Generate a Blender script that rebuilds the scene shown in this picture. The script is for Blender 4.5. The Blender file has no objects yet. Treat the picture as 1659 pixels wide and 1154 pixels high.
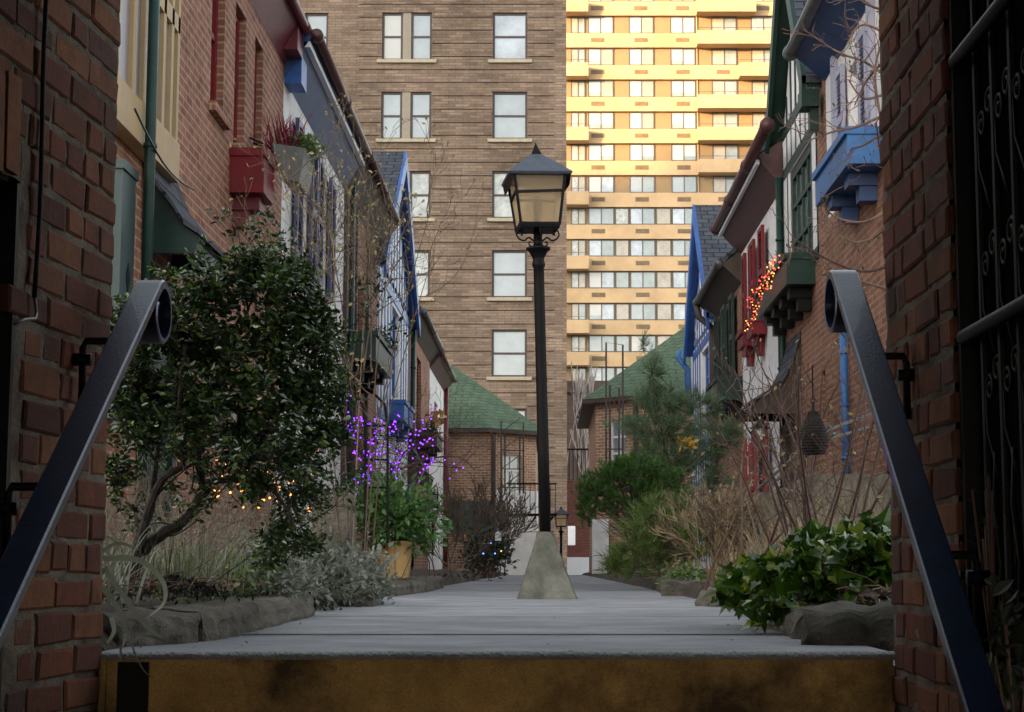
import bpy, bmesh, math, random
import numpy as np
from mathutils import Vector, Matrix
R = math.radians
rnd = random.Random(7)
rng = np.random.default_rng(7)
S = bpy.context.scene
C = bpy.context.collection
# ------------------------------------------------------------------ camera model (photo pixels, 1659 wide)
FPX, CX, CY, HY, CZ = 2800.0, 888.0, 577.0, 920.0, 0.19
PITCH = math.atan((HY - CY) / FPX)
cp, sp = math.cos(PITCH), math.sin(PITCH)
def ray(u, v):
    a = (u - CX) / FPX; b = (CY - v) / FPX
    y = cp - b * sp; z = sp + b * cp
    return a / y, z / y
def atY(u, v, Y):
    a, b = ray(u, v); return a * Y, CZ + b * Y
def atX(u, v, X):
    a, b = ray(u, v); Y = X / a; return Y, CZ + b * Y
def P(u, v, Y):
    x, z = atY(u, v, Y); return Vector((x, Y, z))
cam_d = bpy.data.cameras.new('camera'); cam = bpy.data.objects.new('camera', cam_d); C.objects.link(cam)
cam_d.sensor_width = 36; cam_d.lens = 36 * FPX / 1659; cam_d.shift_x = -(CX - 829.5) / 1659
cam.location = (0, 0, CZ); cam.rotation_euler = (R(90) + PITCH, 0, 0)
cam_d.clip_start = 0.05; cam_d.clip_end = 3000
S.camera = cam
# ------------------------------------------------------------------ materials
class NT:
    def __init__(s, name):
        s.m = bpy.data.materials.new(name); s.m.use_nodes = True; s.t = s.m.node_tree
        s.b = s.t.nodes['Principled BSDF']; s.out = s.t.nodes['Material Output']
    def n(s, typ, **k):
        nd = s.t.nodes.new(typ)
        for a, b in k.items(): setattr(nd, a, b)
        return nd
    def l(s, a, b): s.t.links.new(a, b)
    def coord(s, kind='Object'): return s.n('ShaderNodeTexCoord').outputs[kind]
    def noise(s, vec, scale, detail=4, rough=.6):
        nd = s.n('ShaderNodeTexNoise'); nd.inputs['Scale'].default_value = scale
        nd.inputs['Detail'].default_value = detail; nd.inputs['Roughness'].default_value = rough
        if vec is not None: s.l(vec, nd.inputs['Vector'])
        return nd.outputs['Fac']
    def maprange(s, v, a, b, c, d):
        nd = s.n('ShaderNodeMapRange'); s.l(v, nd.inputs[0])
        for i, x in enumerate((a, b, c, d)): nd.inputs[1 + i].default_value = x
        return nd.outputs[0]
    def mix(s, f, a, b, mode='MIX'):
        nd = s.n('ShaderNodeMix', data_type='RGBA', blend_type=mode)
        if isinstance(f, (int, float)): nd.inputs[0].default_value = f
        else: s.l(f, nd.inputs[0])
        for i, x in ((6, a), (7, b)):
            if isinstance(x, tuple): nd.inputs[i].default_value = (*x[:3], 1)
            else: s.l(x, nd.inputs[i])
        return nd.outputs[2]
    def bump(s, h, strength=.4, dist=.01):
        nd = s.n('ShaderNodeBump'); nd.inputs['Strength'].default_value = strength
        nd.inputs['Distance'].default_value = dist; s.l(h, nd.inputs['Height'])
        s.l(nd.outputs[0], s.b.inputs['Normal'])
def sc(c, k): return tuple(min(1, x * k) for x in c)
def M(name, col, rough=.6, metal=0, var=.3, scale=6, fine=60, bump=.15, bd=.004, spec=.5, dirt=None, dirt_amt=.5, island=0, coat=0, speck=0):
    t = NT(name); b = t.b; co = t.coord()
    f = t.maprange(t.noise(co, scale, 5, .65), .3, .7, 0, 1)
    c = t.mix(f, sc(col, 1 - var), sc(col, 1 + var))
    if dirt:
        g = t.maprange(t.noise(co, scale * .37, 6, .7), .48, .66, 0, dirt_amt); c = t.mix(g, c, dirt)
    if speck:
        sk = t.n('ShaderNodeHueSaturation'); t.l(t.maprange(t.noise(co, 420, 3, .8), .35, .65, 1 - speck, 1 + speck), sk.inputs['Value']); t.l(c, sk.inputs['Color']); c = sk.outputs[0]
    if island:
        ri = t.n('ShaderNodeNewGeometry').outputs['Random Per Island']
        k = t.maprange(ri, 0, 1, 1 - island, 1 + island)
        hv = t.n('ShaderNodeHueSaturation'); t.l(k, hv.inputs['Value']); t.l(c, hv.inputs['Color'])
        t.l(t.maprange(ri, 0, 1, .5 - island * .05, .5 + island * .05), hv.inputs['Hue']); c = hv.outputs[0]
    t.l(c, b.inputs['Base Color'])
    b.inputs['Roughness'].default_value = rough; b.inputs['Metallic'].default_value = metal
    b.inputs['Specular IOR Level'].default_value = spec; b.inputs['Coat Weight'].default_value = coat
    if bump: t.bump(t.noise(co, fine, 5, .7), bump, bd)
    return t.m
def BR(name, c1, c2, mortar, bw=.21, bh=.07, ms=.010, bump=.6, bd=.012, var=.35, rough=.85, blotch=1.3):
    t = NT(name); uv = t.coord('UV')
    bt = t.n('ShaderNodeTexBrick'); t.l(uv, bt.inputs['Vector'])
    bt.offset = .5; bt.inputs['Scale'].default_value = 1; bt.inputs['Mortar Size'].default_value = ms
    bt.inputs['Brick Width'].default_value = bw; bt.inputs['Row Height'].default_value = bh
    bt.inputs['Mortar Smooth'].default_value = .2; bt.inputs['Bias'].default_value = 0
    bt.inputs['Color1'].default_value = (*c1, 1); bt.inputs['Color2'].default_value = (*c2, 1)
    bt.inputs['Mortar'].default_value = (*mortar, 1)
    co = t.coord()
    n1 = t.maprange(t.noise(co, blotch, 5, .7), .3, .7, 1 - var, 1 + var)
    n2 = t.maprange(t.noise(uv, 9, 4, .7), .3, .7, .82, 1.2)
    mm = t.n('ShaderNodeMath', operation='MULTIPLY'); t.l(n1, mm.inputs[0]); t.l(n2, mm.inputs[1])
    hv = t.n('ShaderNodeHueSaturation'); t.l(bt.outputs['Color'], hv.inputs['Color']); t.l(mm.outputs[0], hv.inputs['Value'])
    t.l(hv.outputs[0], t.b.inputs['Base Color']); t.b.inputs['Roughness'].default_value = rough
    t.b.inputs['Specular IOR Level'].default_value = .12
    inv = t.n('ShaderNodeMath', operation='SUBTRACT'); inv.inputs[0].default_value = 1; t.l(bt.outputs['Fac'], inv.inputs[1])
    ad = t.n('ShaderNodeMath', operation='MULTIPLY_ADD'); t.l(t.noise(co, 55, 4, .7), ad.inputs[0]); ad.inputs[1].default_value = .35; t.l(inv.outputs[0], ad.inputs[2])
    t.bump(ad.outputs[0], bump, bd)
    return t.m
def EM(name, col, s):
    t = NT(name); t.b.inputs['Base Color'].default_value = (*col, 1)
    t.b.inputs['Emission Color'].default_value = (*col, 1); t.b.inputs['Emission Strength'].default_value = s; return t.m
def LEAF(name, col, rough=.4, island=.45, trans=.25, spec=.5, tint=None):
    t = NT(name); b = t.b
    ri = t.n('ShaderNodeNewGeometry').outputs['Random Per Island']
    co = t.coord(); f = t.maprange(t.noise(co, 5, 3, .6), .35, .65, 0, 1)
    c = t.mix(f, sc(col, .75), sc(col, 1.25))
    if tint: c = t.mix(t.maprange(ri, .8, .86, 0, 1), c, tint)
    hv = t.n('ShaderNodeHueSaturation'); t.l(t.maprange(t.n('ShaderNodeNewGeometry').outputs['Random Per Island'], 0, 1, 1 - island, 1 + island), hv.inputs['Value'])
    t.l(c, hv.inputs['Color']); t.l(hv.outputs[0], b.inputs['Base Color'])
    b.inputs['Roughness'].default_value = rough; b.inputs['Specular IOR Level'].default_value = spec
    tr = t.n('ShaderNodeBsdfTranslucent'); t.l(hv.outputs[0], tr.inputs[0])
    mx = t.n('ShaderNodeMixShader'); mx.inputs[0].default_value = trans
    t.l(b.outputs[0], mx.inputs[1]); t.l(tr.outputs[0], mx.inputs[2]); t.l(mx.outputs[0], t.out.inputs[0])
    return t.m
m_gatebrick = None
def gatebrick(name, cols, mul=1):
    t = NT(name); co = t.coord(); ri = t.n('ShaderNodeNewGeometry').outputs['Random Per Island']
    cr = t.n('ShaderNodeValToRGB'); t.l(ri, cr.inputs[0]); cr.color_ramp.interpolation = 'LINEAR'
    e = cr.color_ramp.elements; e[0].color = (*cols[0], 1); e[1].color = (*cols[-1], 1)
    for i, c in enumerate(cols[1:-1]): x = e.new((i + 1) / (len(cols) - 1)); x.color = (*c, 1)
    n1 = t.maprange(t.noise(co, 18, 6, .75), .32, .68, 0, 1)
    c = t.mix(n1, t.mix(.55, cr.outputs[0], (.028, .018, .015)), cr.outputs[0])
    c = t.mix(t.maprange(t.noise(co, 34, 6, .8), .58, .75, 0, .5), c, (.15, .095, .06))
    c = t.mix(t.maprange(t.noise(co, 3.1, 5, .7), .5, .72, 0, .6), c, (.05, .038, .032))
    t.l(c, t.b.inputs['Base Color']); t.b.inputs['Roughness'].default_value = .85; t.b.inputs['Specular IOR Level'].default_value = .12
    t.bump(t.noise(co, 75, 8, .75), .8, .006); return t.m
m_gb = gatebrick('gate brick', [(.075, .028, .020), (.18, .060, .032), (.11, .040, .026), (.24, .095, .045), (.09, .042, .034), (.19, .055, .032)])
m_gm = M('gate mortar', (.17, .14, .11), .95, var=.3, scale=14, fine=90, bump=1, bd=.012, dirt=(.07, .055, .045), dirt_amt=.9, spec=.1, speck=.3)
m_riser = M('brown painted riser', (.47, .29, .10), .8, var=.35, scale=7, fine=240, bump=.5, bd=.003, dirt=(.05, .03, .015), dirt_amt=.95, speck=.4)
m_walk = M('walk concrete', (.27, .27, .272), .92, var=.25, scale=3, fine=120, bump=.7, bd=.004, dirt=(.19, .19, .20), dirt_amt=.85, spec=.3, speck=.35, island=.10)
m_kerb = M('kerb stone', (.145, .125, .095), .92, var=.4, scale=9, fine=60, bump=1, bd=.02, dirt=(.07, .065, .045), dirt_amt=.9, speck=.3)
m_cast = M('cast concrete', (.15, .145, .115), .9, var=.35, scale=9, fine=70, bump=1, bd=.012, dirt=(.29, .275, .225), dirt_amt=.85, spec=.2, speck=.3)
m_soil = M('garden soil', (.07, .05, .035), .95, var=.5, scale=14, fine=40, bump=1, bd=.03)
m_ground = M('ground', (.16, .15, .14), .9, var=.2)
m_rail = M('rail paint', (.011, .025, .068), .30, var=.4, scale=18, fine=140, bump=.5, bd=.002, spec=.6, coat=.2, speck=.35)
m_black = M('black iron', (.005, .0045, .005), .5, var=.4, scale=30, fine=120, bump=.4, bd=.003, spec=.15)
m_lamproof = M('lamp roof metal', (.045, .055, .075), .4, var=.3, scale=20, fine=90, bump=.2)
m_plum = M('plum gutter', (.09, .035, .033), .5, var=.3, scale=10)
m_brickL = BR('left row brick', (.33, .14, .09), (.22, .09, .06), (.36, .26, .19), var=.3)
m_brickR = BR('right row brick', (.33, .155, .095), (.23, .10, .065), (.33, .235, .17), var=.32)
m_brickO = BR('orange brick', (.44, .22, .12), (.29, .14, .085), (.46, .40, .33), var=.3)
m_tower = BR('brown tower brick', (.165, .115, .085), (.27, .20, .145), (.15, .11, .085), bw=.55, bh=.11, ms=.014, var=.38, bump=.3, blotch=.3)
m_redbr = BR('deep red brick', (.20, .065, .05), (.14, .05, .04), (.22, .13, .11), var=.2, bw=.3)
m_dkbr = BR('dark old brick', (.12, .075, .06), (.09, .06, .05), (.16, .13, .11), var=.3)
m_slate = BR('slate shingles', (.085, .09, .105), (.06, .065, .08), (.02, .02, .026), bw=.26, bh=.15, ms=.012, bump=.9, bd=.03, var=.3, rough=.75)
m_greenroof = BR('green shingles', (.10, .14, .085), (.08, .118, .072), (.045, .065, .045), bw=.34, bh=.2, ms=.014, bump=.7, bd=.02, var=.25, rough=.85)
m_white = M('white stucco', (.83, .79, .76), .9, var=.08, scale=3, fine=45, bump=.6, bd=.008, dirt=(.48, .46, .42), dirt_amt=.5)
m_whitep = M('white paint', (.74, .73, .74), .5, var=.06)
m_navy = M('navy shutter paint', (.045, .06, .17), .5, var=.2, dirt=(.02, .02, .05), dirt_amt=.5)
m_lav = M('lavender grey paint', (.36, .36, .46), .5, var=.1)
m_blue = M('blue paint', (.03, .11, .36), .45, var=.15, scale=4, bump=.5, bd=.004, spec=.3, speck=.15, dirt=(.02,.04,.12), dirt_amt=.55)
m_lblue = M('light blue paint', (.05, .165, .40), .45, var=.12, scale=4, bump=.5, bd=.004, spec=.3, speck=.15, dirt=(.03,.06,.14), dirt_amt=.55)
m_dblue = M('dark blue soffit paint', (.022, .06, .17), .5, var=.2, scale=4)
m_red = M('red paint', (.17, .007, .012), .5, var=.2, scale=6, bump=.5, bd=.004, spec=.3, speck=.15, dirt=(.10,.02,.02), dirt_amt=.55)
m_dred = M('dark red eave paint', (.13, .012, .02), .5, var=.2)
m_green = M('dark green paint', (.008, .032, .024), .45, var=.25, scale=6, bump=.5, bd=.004, spec=.3, speck=.15, dirt=(.02,.03,.025), dirt_amt=.55)
m_teal = M('teal green paint', (.022, .046, .043), .5, var=.12, scale=5, bump=.2)
m_dkwood = M('dark stained timber', (.055, .035, .025), .7, var=.3)
m_tan = M('gloss tan trim', (.44, .31, .17), .55, var=.12, scale=3, bump=.05, spec=.12)
m_stone = M('limestone sill', (.42, .36, .25), .85, var=.15)
m_brownfr = M('brown window frame', (.06, .04, .035), .5, var=.2)
m_tanfr = M('tan mullion', (.28, .24, .18), .6, var=.1)
m_conc = M('sand concrete', (.52, .36, .20), .85, var=.1, scale=.5, fine=8, bump=.2, bd=.02, dirt=(.38, .25, .13), dirt_amt=.6)
m_panel = M('tan spandrel panel', (.27, .185, .095), .7, var=.06, scale=.5)
m_vent = M('vent grille', (.20, .14, .08), .7, var=.2, scale=3)
m_alu = M('bronze window frame', (.10, .085, .07), .4, metal=.3, var=.1)
m_gal = M('galvanised planter', (.13, .13, .125), .5, metal=.4, var=.3, scale=8, dirt=(.08, .08, .07))
m_terra = M('glazed tan pot', (.50, .31, .12), .45, var=.15, scale=6)
m_bark = M('dark bark', (.045, .033, .026), .9, var=.4, scale=30, fine=80, bump=.8, bd=.01)
m_twig = M('tan twigs', (.12, .085, .055), .8, var=.35, scale=20, bump=0, island=.4)
m_twigr = M('reddish twigs', (.13, .07, .05), .8, var=.35, scale=20, bump=0, island=.4)
m_seed = M('seed head brown', (.17, .115, .065), .8, var=.4, scale=20, bump=0, island=.6)
m_cane = M('rose cane bark', (.085, .038, .024), .6, var=.4, scale=20, bump=0, island=.4)
m_twigp = M('pale twigs', (.42, .36, .34), .8, var=.3, scale=3, bump=0, island=.3)
m_straw = M('dry straw', (.29, .20, .105), .8, var=.35, scale=20, bump=0, island=.5)
m_greyst = M('grey dry stems', (.20, .18, .135), .8, var=.35, scale=20, bump=0, island=.5)
m_litter = M('dry leaf litter', (.13, .08, .055), .85, var=.4, scale=20, bump=0, island=.6)
m_char = M('black mulch', (.013, .011, .011), .9, var=.5, scale=20, fine=60, bump=1, bd=.02)
l_shrub = LEAF('glossy dark leaf', (.034, .068, .014), .28, .7, .15, .8, tint=(.075, .12, .02))
l_ivy = LEAF('ivy leaf', (.048, .115, .010), .26, .6, .2, .6, tint=(.13, .17, .02))
l_rhodo = LEAF('rhododendron leaf', (.075, .16, .04), .38, .45, .2, .6)
l_sage = LEAF('grey sage leaf', (.19, .20, .155), .6, .5, .2)
l_grass = LEAF('green blade', (.13, .19, .06), .5, .5, .3)
l_strap = LEAF('strap leaf', (.26, .27, .20), .4, .3, .3, .6)
l_mugo = LEAF('mugo needle', (.065, .145, .028), .5, .5, .25)
l_pine = LEAF('soft pine needle', (.15, .225, .12), .5, .45, .35)
l_jun = LEAF('juniper spray', (.11, .165, .035), .5, .45, .25)
l_yel = LEAF('yellowing leaf', (.30, .24, .10), .6, .4, .3)
l_redl = LEAF('red leaf', (.22, .02, .04), .5, .5, .3)
l_dark = LEAF('dull dark leaf', (.05, .06, .035), .5, .5, .15)  # dark leaf colour shared by several plants
def glassy(name, col, rough=.06, spec=1.0, var=.05, scale=.8):
    return M(name, col, rough, var=var, scale=scale, bump=.02, spec=spec, coat=.5)
g_blind = glassy('pane over pale blind', (.31, .35, .37), .12, .8, .1, 1.5)
g_blind2 = glassy('pane over lace curtain', (.34, .35, .33), .12, .8, .4, 2.5)
g_sky = glassy('pane with painted sky reflection', (.34, .38, .42), .04, 1, .35, .7)  # pale sky reflection put into the base colour
g_dark = glassy('dark pane', (.035, .04, .045), .05, 1, .4)
g_bay = glassy('bay pane over lilac blind', (.27, .24, .27), .3, .5, .08, 1.5)
g_white = glassy('pane over white curtain', (.46, .45, .42), .12, .8, .06, .5)
g_tan = glassy('pane over tan curtain', (.34, .29, .22), .12, .8, .25, .8)
g_grey = glassy('pane grey green', (.22, .26, .26), .06, 1, .2, .6)
t = NT('seeded amber glass'); t.b.inputs['Base Color'].default_value = (.72, .55, .36, 1); t.b.inputs['Roughness'].default_value = .35
_n = t.noise(t.coord(), 160, 3, .6); t.bump(_n, .5, .003)
_tr = t.n('ShaderNodeBsdfTranslucent'); _tr.inputs[0].default_value = (1, .84, .62, 1)
_mx = t.n('ShaderNodeMixShader'); _mx.inputs[0].default_value = .62
t.l(t.b.outputs[0], _mx.inputs[1]); t.l(_tr.outputs[0], _mx.inputs[2]); _tp = t.n('ShaderNodeBsdfTransparent'); _tp.inputs[0].default_value = (1, .88, .7, 1); _m2 = t.n('ShaderNodeMixShader'); _m2.inputs[0].default_value = .38; t.l(_mx.outputs[0], _m2.inputs[1]); t.l(_tp.outputs[0], _m2.inputs[2]); t.l(_m2.outputs[0], t.out.inputs[0]); m_amber = t.m
# ------------------------------------------------------------------ mesh builder
class MB:
    def __init__(s): s.v = []; s.f = []
    def hexa(s, p):            # p: 8 points, bottom ring 0-3, top ring 4-7
        b = len(s.v); s.v += [tuple(q) for q in p]
        a = Vector(p[1]) - Vector(p[0]); c = Vector(p[3]) - Vector(p[0]); u = Vector(p[4]) - Vector(p[0])
        fs = [(0, 3, 2, 1), (4, 5, 6, 7), (0, 1, 5, 4), (1, 2, 6, 5), (2, 3, 7, 6), (3, 0, 4, 7)]
        if a.cross(c).dot(u) < 0: fs = [f[::-1] for f in fs]
        s.f += [tuple(b + i for i in f) for f in fs]
    def box(s, x0, x1, y0, y1, z0, z1):
        s.hexa([(x0, y0, z0), (x1, y0, z0), (x1, y1, z0), (x0, y1, z0), (x0, y0, z1), (x1, y0, z1), (x1, y1, z1), (x0, y1, z1)])
    def poly(s, pts): b = len(s.v); s.v += [tuple(p) for p in pts]; s.f.append(tuple(range(b, b + len(pts))))
    def slab(s, pts, off):     # extrude polygon by vector
        n = len(pts); b = len(s.v); off = Vector(off)
        s.v += [tuple(p) for p in pts] + [tuple(Vector(p) + off) for p in pts]
        s.f.append(tuple(range(b, b + n))[::-1]); s.f.append(tuple(range(b + n, b + 2 * n)))
        for i in range(n): j = (i + 1) % n; s.f.append((b + i, b + j, b + n + j, b + n + i))
    def tube(s, pts, r, n=6, cap=True):
        pts = [Vector(p) for p in pts]; m = len(pts)
        rs = r if isinstance(r, (list, tuple)) else [r] * m
        b = len(s.v); prev = None
        for i, p in enumerate(pts):
            d = (pts[min(i + 1, m - 1)] - pts[max(i - 1, 0)])
            if d.length < 1e-9: d = Vector((0, 0, 1))
            d.normalize()
            if prev is None: a = d.orthogonal().normalized()
            else:
                a = prev - d * prev.dot(d)
                a = a.normalized() if a.length > 1e-6 else d.orthogonal().normalized()
            prev = a; c = d.cross(a)
            for k in range(n):
                th = 2 * math.pi * k / n; s.v.append(tuple(p + (a * math.cos(th) + c * math.sin(th)) * rs[i]))
        for i in range(m - 1):
            for k in range(n):
                k2 = (k + 1) % n; s.f.append((b + i * n + k, b + i * n + k2, b + (i + 1) * n + k2, b + (i + 1) * n + k))
        if cap: s.f.append(tuple(b + k for k in range(n))[::-1]); s.f.append(tuple(b + (m - 1) * n + k for k in range(n)))
    def lathe(s, prof, c=(0, 0, 0), n=16, rot=0):
        b = len(s.v); m = len(prof)
        for r, z in prof:
            for k in range(n):
                th = 2 * math.pi * k / n + rot; s.v.append((c[0] + r * math.cos(th), c[1] + r * math.sin(th), c[2] + z))
        for i in range(m - 1):
            for k in range(n): k2 = (k + 1) % n; s.f.append((b + i * n + k, b + i * n + k2, b + (i + 1) * n + k2, b + (i + 1) * n + k))
        s.f.append(tuple(b + k for k in range(n))[::-1]); s.f.append(tuple(b + (m - 1) * n + k for k in range(n)))
    def add_np(s, V, F): b = len(s.v); s.v += [tuple(x) for x in V.tolist()]; s.f += [tuple(b + i for i in f) for f in F]
def link(name, mb, mat, parent=None, smooth=False, uv=True, noise=0, nscale=5):
    me = bpy.data.meshes.new(name)
    off = Vector((0, 0, 0)); q = parent
    while q is not None: off += q.location; q = q.parent
    V = np.array(mb.v, dtype=float)
    if noise:
        from mathutils import noise as NZ
        for i in range(len(V)):
            nv = NZ.noise_vector(Vector(V[i]) * nscale); V[i] += np.array(nv) * noise
    W = V - np.array(off)
    me.from_pydata(W.tolist(), [], mb.f); me.update()
    if uv and len(mb.f) < 60000:
        ul = me.uv_layers.new(name='UVMap').data; z = Vector((0, 0, 1))
        for p in me.polygons:
            n = p.normal; tt = z.cross(n)
            if tt.length < .15: t1, t2 = Vector((1, 0, 0)), Vector((0, 1, 0))
            else:
                t1 = tt.normalized()
                if abs(t1.x) > abs(t1.y):
                    if t1.x < 0: t1 = -t1
                elif t1.y < 0: t1 = -t1
                t2 = n.cross(t1)
                if t2.z < 0: t2 = -t2
            for li in p.loop_indices:
                w = Vector(V[me.loops[li].vertex_index]); ul[li].uv = (w.dot(t1), w.dot(t2))
    if smooth: me.polygons.foreach_set('use_smooth', [True] * len(me.polygons))
    me.materials.append(mat)
    o = bpy.data.objects.new(name, me); C.objects.link(o)
    if parent is not None: o.parent = parent
    return o
def tag(o, label=None, cat=None, group=None, kind=None):
    if label: o['label'] = label
    if cat: o['category'] = cat
    if group: o['group'] = group
    if kind: o['kind'] = kind
    return o
def thing(name, label, cat, loc=(0, 0, 0), group=None):
    o = bpy.data.objects.new(name, None); C.objects.link(o); o.location = loc; o.empty_display_size = .2
    return tag(o, label, cat, group)
def one(name, mb, mat, label, cat, group=None, kind=None, **k): return tag(link(name, mb, mat, None, **k), label, cat, group, kind)
def struct(name, mb, mat, label, **k): return tag(link(name, mb, mat, None, **k), label, None, None, 'structure')
class Fr:
    def __init__(s, O, a, n): s.O = Vector((*O, 0)); s.a = Vector((*a, 0)).normalized(); s.n = Vector((*n, 0)).normalized()
    def p(s, u, z, d=0): return s.O + s.a * u + s.n * d + Vector((0, 0, z))
    def box(s, mb, u0, u1, z0, z1, d0, d1):
        mb.hexa([s.p(u0, z0, d0), s.p(u1, z0, d0), s.p(u1, z0, d1), s.p(u0, z0, d1), s.p(u0, z1, d0), s.p(u1, z1, d0), s.p(u1, z1, d1), s.p(u0, z1, d1)])
    def wall(s, mb, u0, u1, z0, z1, holes=(), depth=.14):
        us = sorted({u0, u1, *[min(max(x, u0), u1) for h in holes for x in h[:2]]}); zs = sorted({z0, z1, *[min(max(x, z0), z1) for h in holes for x in h[2:4]]})
        for i in range(len(us) - 1):
            for j in range(len(zs) - 1):
                cu = (us[i] + us[i + 1]) / 2; cz = (zs[j] + zs[j + 1]) / 2
                if any(h[0] < cu < h[1] and h[2] < cz < h[3] for h in holes): continue
                mb.poly([s.p(us[i], zs[j]), s.p(us[i + 1], zs[j]), s.p(us[i + 1], zs[j + 1]), s.p(us[i], zs[j + 1])])
        for h in holes:
            a, b, c, e = h[:4]; dd = h[4] if len(h) > 4 else depth
            for q in ([(a, c), (b, c)], [(b, c), (b, e)], [(b, e), (a, e)], [(a, e), (a, c)]):
                mb.poly([s.p(*q[0]), s.p(*q[1]), s.p(*q[1], -dd), s.p(*q[0], -dd)])
            if len(h) > 4: mb.poly([s.p(a, c, -dd), s.p(b, c, -dd), s.p(b, e, -dd), s.p(a, e, -dd)])
def window(F, par, u0, u1, z0, z1, fm, pm, nx=1, nz=2, d=-.10, fw=.045, mw=.025, label=None, name='window', pane='pane'):
    mb = MB()
    F.box(mb, u0, u0 + fw, z0, z1, d - .03, d + .03); F.box(mb, u1 - fw, u1, z0, z1, d - .03, d + .03)
    F.box(mb, u0 + fw, u1 - fw, z0, z0 + fw, d - .03, d + .028); F.box(mb, u0 + fw, u1 - fw, z1 - fw, z1, d - .03, d + .028)
    for i in range(1, nx): c = u0 + (u1 - u0) * i / nx; F.box(mb, c - mw, c + mw, z0 + fw, z1 - fw, d - .02, d + .02)
    for j in range(1, nz): c = z0 + (z1 - z0) * j / nz; F.box(mb, u0 + fw, u1 - fw, c - mw, c + mw, d - .02, d + .023)
    w = link(name, mb, fm, par)
    if label: w['label'] = label
    pb = MB(); F.box(pb, u0 + fw * .5, u1 - fw * .5, z0 + fw * .5, z1 - fw * .5, d - .028, d - .01)
    link(pane, pb, pm, w); return w
def shutter(F, par, u0, u1, z0, z1, m, d=.02, ang=0, label=None):
    mb = MB(); b = .05
    F.box(mb, u0, u0 + b, z0, z1, d, d + .045); F.box(mb, u1 - b, u1, z0, z1, d, d + .045)
    zc = (z0 + z1) / 2
    for a, c in ((z0, z0 + .07), (zc - .04, zc + .04), (z1 - .07, z1)): F.box(mb, u0 + b, u1 - b, a, c, d, d + .043)
    z = z0 + .08
    while z < z1 - .08:
        if abs(z - zc) > .05: mb.hexa([F.p(u0 + b, z, d + .03), F.p(u1 - b, z, d + .03), F.p(u1 - b, z + .008, d + .036), F.p(u0 + b, z + .008, d + .036), F.p(u0 + b, z + .035, d + .005), F.p(u1 - b, z + .035, d + .005), F.p(u1 - b, z + .042, d + .012), F.p(u0 + b, z + .042, d + .012)])
        z += .045
    F.box(mb, u0 + b, u1 - b, z0 + .05, z1 - .05, d - .003, d + .006)
    o = link('shutter', mb, m, par)
    if label: o['label'] = label
    return o
def winbox(F, par, u0, u1, z0, z1, m, proud=.32, corbels=2, cm=None, label=None):
    mb = MB(); F.box(mb, u0, u1, z0, z1 - .07, .003, proud); F.box(mb, u0 - .02, u1 + .02, z1 - .07, z1, .003, proud + .03)
    o = link('window_box', mb, m, par)
    if label: o['label'] = label
    for i in range(corbels):
        c = u0 + (u1 - u0) * (i + .5) / corbels; cb = MB()
        F.box(cb, c - .12, c + .12, z0 - .12, z0 - .003, .004, proud * .8); F.box(cb, c - .09, c + .09, z0 - .26, z0 - .12, .004, proud * .5)
        link('bracket', cb, cm or m, o)
    return o
def gutter(F, par, u0, u1, z, d, m, r=.06, joints=3, label=None):
    mb = MB(); mb.tube([F.p(u0, z, d), F.p(u1, z, d)], r, 10)
    for i in range(joints + 1):
        c = u0 + (u1 - u0) * (i / joints) ; c = min(max(c, u0 + .07), u1 - .07); mb.tube([F.p(c - .05, z, d), F.p(c + .05, z, d)], r * 1.25, 10)
    o = link('gutter', mb, m, par, smooth=True)
    if label: o['label'] = label
    return o
# ------------------------------------------------------------------ leaves / twigs
SH_OVAL = (np.array([[0, 0], [.30, .22], [.62, .24], [1, 0], [.62, -.24], [.30, -.22]]), [(0, 1, 2, 3), (0, 3, 4, 5)])
SH_DIA = (np.array([[0, 0], [.5, .22], [1, 0], [.5, -.22]]), [(0, 1, 2), (0, 2, 3)])
SH_IVY = (np.array([[.12, 0], [-.12, .30], [.2, .52], [.42, .30], [1, 0], [.42, -.30], [.2, -.52], [-.12, -.30]]), [(0, 1, 2, 3), (0, 3, 4), (0, 4, 5), (0, 5, 6, 7)])
SH_NEED = (np.array([[0, .02], [1, 0], [0, -.02]]), [(0, 1, 2)])
def leaves(mb, pts, size, shape=SH_OVAL, dirs=None, fold=.25, up=.4, jit=.35):
    pts = np.asarray(pts, float); n = len(pts)
    if n == 0: return
    d = rng.normal(size=(n, 3)) if dirs is None else np.asarray(dirs, float) + rng.normal(size=(n, 3)) * jit
    d /= np.linalg.norm(d, axis=1, keepdims=True) + 1e-9
    nn = rng.normal(size=(n, 3)) * .8 + np.array([0, -.25, up * 2]); nn -= d * (nn * d).sum(1, keepdims=True); nn /= np.linalg.norm(nn, axis=1, keepdims=True) + 1e-9
    w = np.cross(nn, d); sz = (size * rng.uniform(.6, 1.25, n))[:, None]
    P2, F2 = shape; k = len(P2); V = np.zeros((n, k, 3))
    for i, (a, b) in enumerate(P2): V[:, i] = pts + sz * (d * a + w * b + nn * (abs(b) * fold * 1.0 - .12 * a * a))
    V = V.reshape(-1, 3); base = len(mb.v); mb.v += [tuple(x) for x in V.tolist()]
    for j in range(n):
        o = base + j * k
        for f in F2: mb.f.append(tuple(o + i for i in f))
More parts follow.
